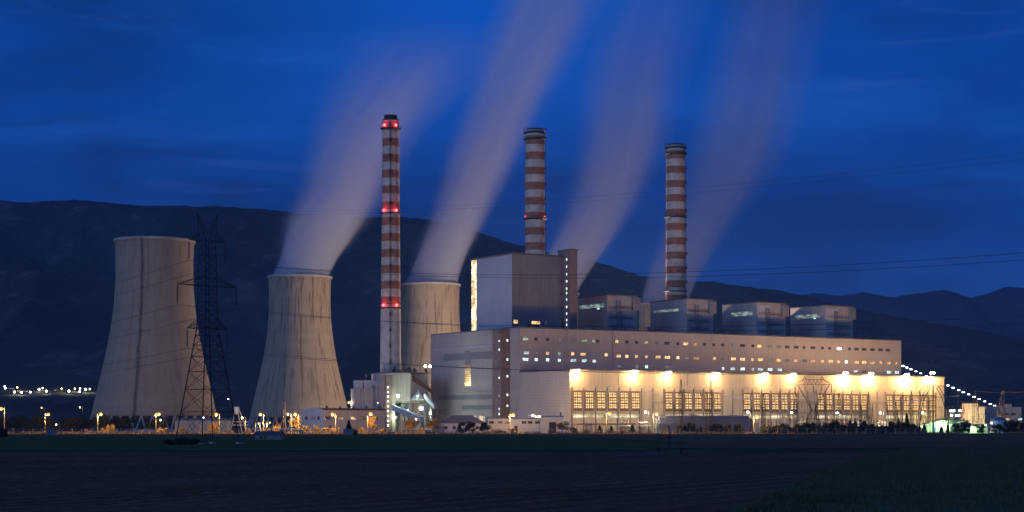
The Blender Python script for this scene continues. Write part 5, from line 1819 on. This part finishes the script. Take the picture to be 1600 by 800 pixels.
# working lights of the coal group
def work_light(X, Y, Z, glass, col, power, label, r_=.5):
    r = root('work_light', (X, Y, Z), pi if 'in front of the yellow' in label or 'lighting the silo' in label else 0, label, 'work light', 'work lights on the plant')
    mb = MB(); ball(mb, (0, -.2, 0), r_); mb.build('lamp_glass', M[glass], r)
    mb = MB(); mb.box(-.5, .5, .1, .35, -.3, .4); mb.bar((0, .3, 0), (0, 1.4, .8), .07); mb.build('housing', M['darksteel'], r)
    light('work_lamp', r, (0, -.9, -.1), power, col, .3)
GY = (.85, 1.0, .62)
WL = [(664.7, 572, 952, 'mercury', (1., 1., .8), 2500, 'bright white work light on the bunker roof, left of a pair', .7), (672, 572.4, 952, 'mercury', (1., 1., .8), 2500, 'bright white work light on the bunker roof, right of a pair', .7),
      (622, 619, 950, 'mercury', GY, 5200, 'greenish work light under the bunker wall beside the window tower', .8), (653, 619, 948, 'mercury', GY, 2600, 'greenish work light behind the white cone', .3),
      (658, 638, 948, 'mercury', (.9, .97, 1.), 7000, 'glaring white work light under the conveyor', 1.0), (637, 641, 952, 'mercury', GY, 2600, 'green work light between the bunker legs', .3),
      (672, 645, 951, 'mercury', GY, 3200, 'green work light by the annex wall', .3), (618, 652, 952, 'mercury', GY, 1500, 'dim work light at the foot of the window tower', .3),
      (650, 655, 810, 'sodium', SO, 9000, 'orange lamp between the two wide bush trees', .4),
      (545, 629, 975, 'sodiumw', SW, 7000, 'yellow glaring work light left of the ash silo', .5), (549, 632, 975, 'sodiumw', SW, 3500, 'lower yellow work light left of the ash silo', .35),
      (590.5, 629.5, 950, 'sodiumw', SW, 800, 'small yellow lamp on the ash silo wall', .25),
      (562, 640, 930, 'sodiumw', SW, 9000, 'yellow work light behind the office roof lighting the silo', .3),
      (1526, 660, 985, 'sodiumw', (1., .75, .3), 60000, 'yellow work light in front of the yellow building', .5),
      (1549, 661, 852, 'mercury', GC, 900, 'greenish lamp on the blue tank wall', .3)]
for px, py, Y, g, c, p, lab, r_ in WL:
    work_light(gx(px, Y), Y, gz(py, Y), g, c, p, lab, r_)
# added mast, out of view, put in to light the cooling towers and steam
def added_mast(X, Y, H, power, label, col=SW):
    r = root('added_mast_light', (X, Y, 0), 0, label, 'added light', 'added lights for the towers and steam')
    mb = MB(); mb.bar((0, 0, 0), (0, 0, H), .35, 8, r2=.18); mb.build('pole', M['steel'], r)
    mb = MB(); mb.lathe([(1.2, H), (1.2, H + .3), (.3, H + .8)], 12); mb.build('added_lamp_ring', M['sodiumw'], r)
    light('added_mast_lamp', r, (0, 0, H + 2.2), power, col, 1.0)
YM = 1550000.
added_mast(66, 1150, 20, YM, 'added mast lamp out of view behind the machine house, lighting towers and steam', (1., .68, .47))

# ================================================================== trees and shrubs
def leafball(mb, rnd_, lobes, n, s):
    for _ in range(n):
        cx_, cy_, cz_, rx, ry, rz_ = rnd_.choice(lobes)
        while True:
            d = Vector((rnd_.gauss(0, 1), rnd_.gauss(0, 1), rnd_.gauss(0, 1)))
            if d.length > .1:
                break
        d.normalize()
        rr = rnd_.random() ** .45 * rnd_.uniform(.85, 1.12)
        c = Vector((cx_ + d.x * rx * rr, cy_ + d.y * ry * rr, cz_ + d.z * rz_ * rr))
        if c.z < .05:
            c.z = .05 + rnd_.random() * .3
        a = Vector((rnd_.gauss(0, 1), rnd_.gauss(0, 1), rnd_.gauss(0, 1))).normalized()
        b = a.cross(Vector((rnd_.gauss(0, 1), rnd_.gauss(0, 1), rnd_.gauss(0, 1)))).normalized()
        a2, b2 = a * s * rnd_.uniform(.5, 1.2), b * s * rnd_.uniform(.4, 1.0)
        mb.add([c - a2, c - b2, c + a2, c + b2], [(0, 1, 2, 3)])
def make_tree(name, kind, leaf, seed, h, wd, label, cat, group, n=900, s=.28):
    rnd_ = random.Random(seed)
    r = root(name, (0, -500, 0), 0, label, cat, group)
    lobes = []
    if kind == 'round':
        for _ in range(9):
            lobes.append((rnd_.uniform(-.3, .3) * wd, rnd_.uniform(-.3, .3) * wd, h * rnd_.uniform(.26, .80), wd * rnd_.uniform(.16, .30), wd * rnd_.uniform(.14, .28), h * rnd_.uniform(.14, .22)))
        t0 = .35
    elif kind == 'shrub':
        for _ in range(8):
            lobes.append((rnd_.uniform(-.36, .36) * wd, rnd_.uniform(-.3, .3) * wd, h * rnd_.uniform(.2, .62), wd * rnd_.uniform(.12, .22), wd * rnd_.uniform(.12, .22), h * rnd_.uniform(.2, .34)))
        t0 = .15
    else:
        for i in range(7):
            f = i / 6
            lobes.append((0, 0, h * (.16 + .72 * f), wd * .46 * (1 - f * .82), wd * .46 * (1 - f * .82), h * .12))
        t0 = .12
    mb = MB()
    top = Vector((rnd_.uniform(-.05, .05) * wd, 0, h * .8))
    mb.bar((0, 0, -.1), top, .035 * h * .5 + .06, 7, r2=.03)
    for lb__ in lobes[:6]:
        mb.bar((top.x * .4, 0, h * t0), (lb__[0], lb__[1], lb__[2]), .07, 5, r2=.02)
    mb.build('trunk', M['trunk'], r)
    mb = MB(); leafball(mb, rnd_, lobes, n, s); mb.build('crown', M[leaf], r)
    KIDS[r.name] = [o for o in bpy.data.objects if o.parent == r]
    return r
PROTO = {}
USED = set()
def plant(key, px, Y, h, wd, label, zb=-.05):
    """first call places the prototype itself, later ones copies scaled to h and wd"""
    name, kind, leaf, seed, ph, pw, cat, group, n, s = KINDS_[key]
    if key not in PROTO:
        PROTO[key] = make_tree(name, kind, leaf, seed, ph, pw, label, cat, group, n, s)
        o = PROTO[key]
    else:
        o = copy_tree(PROTO[key], label=label)
    o.location = (gx(px, Y), Y, zb)
    o.scale = (wd / pw, wd / pw, h / ph)
    o.rotation_euler = (0, 0, (px * 1.7) % 6.28)
    return o
KINDS_ = {
    'tree_a': ('broadleaf_tree', 'round', 'leafdark', 11, 10, 9, 'tree', 'dark trees at the plant edge', 1500, .42),
    'tree_b': ('broadleaf_tree', 'round', 'leafdark', 12, 10, 9, 'tree', 'dark trees at the plant edge', 1500, .42),
    'tree_c': ('broadleaf_tree', 'round', 'leafautumn', 13, 9, 8, 'tree', 'brown leaved trees at the plant edge', 1600, .36),
    'conifer': ('conifer', 'cone', 'leafdark', 14, 8, 5, 'tree', 'conifers at the plant edge', 1300, .36),
    'shrub_a': ('shrub', 'shrub', 'leafautumn', 15, 4, 6, 'shrub', 'dry shrubs along the fence', 1100, .26),
    'shrub_b': ('shrub', 'shrub', 'leafautumn', 16, 4, 6, 'shrub', 'dry shrubs along the fence', 1100, .26),
    'shrub_d': ('dark_shrub', 'shrub', 'leafdark', 17, 5, 6, 'shrub', 'dark shrubs before the switchyard', 1200, .32),
    'shrub_e': ('dark_shrub', 'shrub', 'leafgreen', 18, 5, 6, 'shrub', 'dark shrubs before the switchyard', 1200, .32),
}
# lit shrubs by the lamps
sh = [('shrub_b', 173.5, 822, 5.6, 6.0, 'round glowing orange shrub right of the lamp by the tower'), ('shrub_a', 160, 822, 3.4, 3.4, 'small dim orange shrub between the lamp pole and the glowing round one'),
      ('shrub_a', 134, 824, 2.6, 3.2, 'low dry shrub alone left of the lamp by the tower'), ('shrub_b', 253, 820, 3.7, 7.2, 'wide yellow shrub below the lamp at the round tree'),
      ('shrub_a', 284, 818, 3.6, 5.0, 'dim brown shrub at the left pylon leg'), ('shrub_b', 334, 826, 7.0, 6.5, 'tall shrub glowing orange on top behind the pylon legs'),
      ('shrub_a', 360, 820, 2.2, 2.6, 'tiny brown shrub right of the pylon foot'), ('shrub_a', 222, 820, 2.0, 2.4, 'tiny orange shrub left of the yellow wide one'),
      ('shrub_b', 389, 822, 2.8, 4.2, 'dim low shrub under the four yard lamps, left'), ('shrub_a', 414, 826, 3.6, 4.5, 'orange shrub directly under the four yard lamps'),
      ('shrub_b', 433, 824, 5.2, 5.2, 'brown shrub behind the stubby wooden pole'), ('tree_c', 461, 824, 8.6, 7.6, 'tallest orange lit tree with a lamp in its top'),
      ('shrub_a', 478, 822, 4.8, 5.2, 'brown shrub right of the tallest orange tree'), ('shrub_b', 494, 822, 5.2, 4.6, 'brown shrub before the blue end of the office block'),
      ('shrub_a', 507, 818, 3.6, 6.0, 'reddish clipped shrub, left part of the row under the office windows'), ('shrub_b', 523, 818, 3.8, 6.0, 'reddish clipped shrub, right part of the row under the office windows'),
      ('tree_c', 580, 822, 8.8, 5.0, 'thin orange lit tree under the lamp before the office block'), ('shrub_b', 565, 820, 3.6, 5.0, 'brown shrub left of the thin orange tree'),
      ('shrub_a', 598, 818, 2.8, 4.0, 'low brown shrub below the window tower'), ('tree_c', 638, 820, 7.2, 9.0, 'wide orange lit bush tree under the conveyor'),
      ('tree_c', 676, 820, 7.4, 8.0, 'wide brown bush tree left of the hipped roof house'), ('shrub_b', 657, 816, 3.6, 4.0, 'brown shrub between two wide bush trees'),
      ('shrub_b', 776, 812, 2.6, 6.0, 'low brown shrub below the workshop windows'), ('shrub_a', 799, 814, 3.6, 4.6, 'orange shrub at the foot of the workshop lamp'),
      ('shrub_b', 785, 812, 2.2, 4.0, 'tiny brown shrub left of the workshop lamp'), ('tree_c', 879, 816, 6.0, 7.0, 'pinkish bush tree at the right end of the workshop'),
      ('shrub_a', 895, 812, 3.8, 5.0, 'brown shrub right of the pinkish bush tree'), ('shrub_b', 862, 812, 3.0, 4.0, 'low brown shrub before the workshop gateway'),
      ('shrub_b', 917, 812, 2.6, 4.0, 'low brown shrub below the first arched bays'), ('shrub_a', 936, 812, 2.2, 3.2, 'tiny brown shrub left of the lamp at the hall foot'),
      ('shrub_a', 952, 810, 2.4, 3.0, 'tiny brown shrub at the lamp at the hall foot'), ('shrub_b', 973, 812, 2.4, 3.6, 'tiny brown shrub right of the tall wooden pole'),
      ('shrub_a', 1103, 812, 4.0, 2.6, 'upright olive shrub before the middle of the long shed')]
for a in sh:
    plant(*a)
dk = [('tree_b', 243, 846, 10.6, 11.5, 'big round dark tree in front of the largest cooling tower'), ('conifer', 545, 700, 6.4, 4.4, 'dark conifer shape beside the little grey box'),
      ('shrub_d', 551, 698, 3.4, 4.2, 'low dark shrub right of the dark conifer'), ('tree_a', 733, 814, 6.4, 7.4, 'dark tree in front of the hipped roof house'),
      ('tree_b', 757, 812, 6.8, 6.2, 'dark tree between the hipped roof house and the workshop'), ('conifer', 718, 818, 5.2, 4.0, 'dark pointed tree left before the hipped roof'),
      ('conifer', 937, 840, 4.0, 4.4, 'small conifer at the hall foot left of the transformers'), ('conifer', 988, 842, 4.3, 4.6, 'small conifer at the hall foot between two transformers'),
      ('conifer', 955, 844, 3.6, 4.2, 'small conifer at the hall foot right of the lamp'), ('shrub_d', 2, 560, 4.2, 4.4, 'dark shrub cut by the left edge of the view')]
for a in dk:
    plant(*a)
rv = random.Random(21)
posl = ['behind the first road lamp', 'left of the pump hut', 'just behind the pump hut', 'right of the pump hut', 'left of the lone dry shrub', 'behind the lone dry shrub', 'left of the lamp by the tower',
        'behind the lamp by the tower', 'right behind the glowing round shrub', 'at the left foot of the largest cooling tower', 'before the middle of the largest cooling tower', 'left of the big round tree',
        'at the very left edge', 'right of the left edge']
for i, lab in enumerate(posl):
    px = 14 + i * 16.5 if i < 12 else (-14 if i == 12 else 2)
    plant('tree_a' if i % 2 else 'tree_b', px + rv.uniform(-3, 3), 860 + rv.uniform(-8, 20), rv.uniform(8.2, 10.4), rv.uniform(8, 11), 'dark unlit tree of the left belt, ' + lab)
rt_ = ['below the long shed door, first', 'below the long shed, second', 'below the long shed middle', 'below the long shed, right of the olive one', 'below the long shed right part', 'at the right end of the long shed']
for i, px in enumerate((1063, 1077, 1092, 1118, 1136, 1152)):
    plant('shrub_d' if i % 2 else 'shrub_e', px, 826, rv.uniform(4.0, 6.2), rv.uniform(5, 7), 'dark shrub ' + rt_[i])
yardl = ['right of the pale lamp pole', 'under the pale tall gantry', 'under the sixth floodlight', 'left of the fork pylon foot', 'at the fork pylon foot', 'right of the fork pylon foot', 'below the brightest floodlight, left',
         'below the brightest floodlight, right', 'below the fourth window group', 'left of the dark square portal', 'inside the dark square portal', 'right of the dark square portal', 'before the gap in the windows',
         'left of the last window group', 'below the ninth floodlight', 'left of the packing shed']
for i, lab in enumerate(yardl):
    px = 1196 + i * 15.3
    big = 5 if i in (0, 1, 2) else (7.2 if i in (6, 7, 9, 10, 13) else 5.8)
    plant('shrub_d' if i % 3 else 'shrub_e', px + rv.uniform(-2, 2), 822 + rv.uniform(-6, 6), big * rv.uniform(.85, 1.1), rv.uniform(5.5, 8), 'dark yard shrub ' + lab)
    plant('shrub_e' if i % 3 else 'shrub_d', px + 7.5 + rv.uniform(-2, 2), 814 + rv.uniform(-4, 4), big * rv.uniform(.55, .8), rv.uniform(5, 7), 'low dark shrub in the front line, ' + lab)
for px, h_, w_, lab in ((1417, 10.0, 4.5, 'pointed dark conifer left of the packing shed, tallest'), (1404, 7.4, 4, 'pointed dark conifer left of the tallest one'), (1444, 5.0, 3.5, 'little dark conifer at the packing shed corner'),
                        (1471, 3.6, 3.0, 'little dark conifer before the packing shed front'), (1481, 4.2, 3.0, 'little dark conifer right of the shed front lamps')):
    plant('conifer', px, 822, h_, w_, lab)
for px, h_, w_, lab in ((1497, 5.4, 5.5, 'dark tree before the dark bay of the packing shed'), (1509, 6.4, 6, 'dark tree at the right end of the packing shed'), (1532, 4.4, 5, 'dark tree before the lean-to door'),
                        (1562, 5.0, 9, 'dark tree at the foot of the blue tank'), (1580, 7.2, 9, 'dark tree right of the blue tank'), (1597, 5.6, 8, 'dark tree at the right edge of the view')):
    plant('tree_a', px, 832, h_, w_, lab)
plant('shrub_d', 283, 396, 1.9, 8, 'dark bramble patch around the pylon foot')

# ================================================================== fence
fn = root('wire_fence', (gx(0, 806), 806, 0), 0, 'long wire mesh fence with concrete posts along the plant edge', 'fence')
pm = MB(); pm.box(-.09, .09, -.09, .09, 0, 2.3); pm.bar((0, 0, 2.3), (0, -.35, 2.65), .06); pm = pm.mesh('post', M['concrete'])
X0 = gx(-10, 806)
nP = 96
sp = (gx(1445, 806) - X0) / (nP - 1)
for i in range(nP):
    link('post', pm, fn, (X0 + i * sp - fn.location.x, 0, 0))
mb = MB()
for z_ in (.3, 1.1, 1.9, 2.25):
    mb.bar((X0 - fn.location.x, .1, z_), (X0 - fn.location.x + sp * (nP - 1), .1, z_), .025)
mb.build('wire_mesh', M['steel'], fn)

# ================================================================== irrigation cart
ic = root('irrigation_cart', (gx(1045.5, 281), 281, .0), 0, 'dark irrigation gun cart on two wheels in the ploughed field', 'irrigation cart')
def wheel(x):
    mb = MB(); mb.lathe([(.26, -.10), (.44, -.13), (.47, -.05), (.47, .05), (.44, .13), (.26, .10)], 20, closed=True)
    rm = MB(); rm.lathe([(.06, -.12), (.07, -.05), (.26, -.06), (.26, .06), (.07, .05), (.06, .12)], 16, closed=True)
    for q in (mb, rm):
        q.v = [(a[2], a[0], a[1]) for a in q.v]
    o = mb.build('wheel', M['rubber'], ic); o.location = (x, 0, .52)
    p = rm.build('rim', M['bluepaint'], o)
wheel(-1.78); wheel(1.95)
mb = MB()
mb.bar((-1.6, 0, 2.55), (1.6, 0, 2.55), .07); mb.bar((-1.6, 0, 2.7), (-1.6, 0, .5), .06); mb.bar((1.6, 0, 2.7), (1.75, 0, .5), .06)
mb.bar((-.7, 0, 2.5), (-.05, 0, 1.2), .04); mb.bar((.85, 0, 2.5), (.1, 0, 1.2), .04); mb.bar((-.3, 0, .7), (.0, 0, 1.3), .05); mb.box(-.5, .45, -.2, .2, 2.45, 2.75)
mb.bar((-1.78, 0, .52), (-1.6, 0, .52), .06); mb.bar((1.95, 0, .52), (1.72, 0, .52), .06)
mb.build('frame', M['bluepaint'], ic)
mb = MB(); mb.bar((0, 0, 1.3), (0, 0, 3.95), .07, 6); mb.build('riser', M['bluepaint'], ic)
mb = MB(); mb.bar((.05, 0, 3.9), (-.1, 0, 4.45), .11, 6); mb.bar((-.1, 0, 4.4), (-.75, -.2, 4.75), .06, 6, r2=.035); mb.build('gun', M['darksteel'], ic)
mb = MB(); mb.box(-.35, -.15, -.2, .2, .1, .45); mb.bar((-.25, 0, .4), (0, 0, 1.3), .05); mb.build('inlet', M['bluepaint'], ic)
mb = MB(); mb.tube([(gx(1040, 280), 280, .35), (gx(1028, 276), 276, .18), (gx(1005, 268), 268, .16), (gx(985, 262), 262, .17), (gx(960, 250), 250, .15), (gx(940, 244), 244, .14)], .055, 6)
o = mb.build('hose', M['hose']); tag(o, 'pale water hose trailing left from the irrigation cart over the soil', 'hose')

# ================================================================== village on the slope
def hill_z(X, Y):
    # find terrain height by ray once the hills exist
    dg = bpy.context.evaluated_depsgraph_get()
    hit, loc_, nn, idx, ob_, mt_ = S.ray_cast(dg, Vector((X, Y, 900)), Vector((0, 0, -1)))
    return loc_.z if hit else 0.
def slope_y(px, py, lift):
    Y = 2000.
    while Y < 3900:
        if hill_z(gx(px, Y), Y) + lift >= gz(py, Y):
            return Y
        Y += 12.
    return 2600.
VY = 2560.
vl = [(7.3, 604, 'mercury', 'twin white lamp at the left end of the village'), (8.3, 606.5, 'mercury', 'lower white lamp at the left end of the village'), (27, 605.3, 'sodiumw', 'warm bright village lamp, first from left'),
      (22.3, 612.5, 'mercury', 'white village lamp below the first warm one'), (33.5, 613, 'mercury', 'faint white village lamp right below the first warm one'), (47.3, 612.7, 'mercury', 'lone greenish village lamp'),
      (61, 608.3, 'mercury', 'faint white village lamp left of the second warm one'), (66.7, 606.3, 'sodiumw', 'warm village lamp, second from left'), (72.5, 611.3, 'mercury', 'white village lamp below the second warm one'),
      (96.5, 607.3, 'sodiumw', 'brightest warm village lamp in the middle'), (107.6, 611, 'mercury', 'white village lamp right of the brightest warm one'), (117, 607.3, 'sodiumw', 'warm village lamp, fourth from left'),
      (124.3, 611.8, 'mercury', 'white village lamp below the last houses'), (134, 608.5, 'mercury', 'white village lamp beside the rightmost warm one'), (140.3, 608, 'sodiumw', 'rightmost warm village lamp'), (125, 607, 'mercury', 'faint white village lamp over the last houses')]
bpy.context.view_layer.update()
for i, (px, py, g, lab) in enumerate(vl):
    VY = slope_y(px, py, 6.0)
    X = gx(px, VY)
    zt = hill_z(X, VY)
    zl = gz(py, VY)
    big = 'warm' in lab or 'bright' in lab
    faint = 'faint' in lab
    r = root('village_lamp', (X, VY, min(zt, zl - 3)), 0, lab, 'street lamp', 'lamps of the village on the hillside')
    mb = MB(); mb.bar((0, 0, 0), (0, 0, zl - r.location.z), .12, 5); mb.build('pole', M['darksteel'], r)
    mb = MB(); ball(mb, (0, 0, zl - r.location.z), 1.35 if big else (.75 if faint else 1.05)); mb.build('lamp_glass', M[g], r)
    if big:
        light('lamp_light', r, (0, -2.5, zl - r.location.z + .5), 9000, SW, .5)
for i, (px, py, w_, lab) in enumerate([(17, 607, 9, 'pale village house left of the first warm lamp'), (32, 611, 10, 'pale village house right of the first warm lamp'), (39, 611, 7, 'small village house left of the lone greenish lamp'), (70, 609.5, 7, 'small village house under the second warm lamp'),
                                   (90, 610, 9, 'village house left of the brightest warm lamp'), (130, 607.5, 12, 'longest pale village house between the last lamps'), (118, 613, 10, 'village house below the fourth warm lamp')]):
    Y = slope_y(px, py, 2.0) + 6
    X = gx(px, Y)
    zt = hill_z(X, Y)
    zz = gz(py, Y)
    r = root('village_house', (X, Y, zz - 3.5), rv.uniform(-.4, .4), lab, 'house', 'houses of the village on the hillside')
    mb = MB(); mb.box(-w_ / 2, w_ / 2, -3.5, 3.5, min(0, zt - zz + 3.5 - 1), 3.6); mb.build('wall', M['white'], r)
    mb = MB(); mb.prismx([(-4, 3.6), (4, 3.6), (0, 5.4)], -w_ / 2 - .4, w_ / 2 + .4); mb.build('roof', M['redroof'], r)
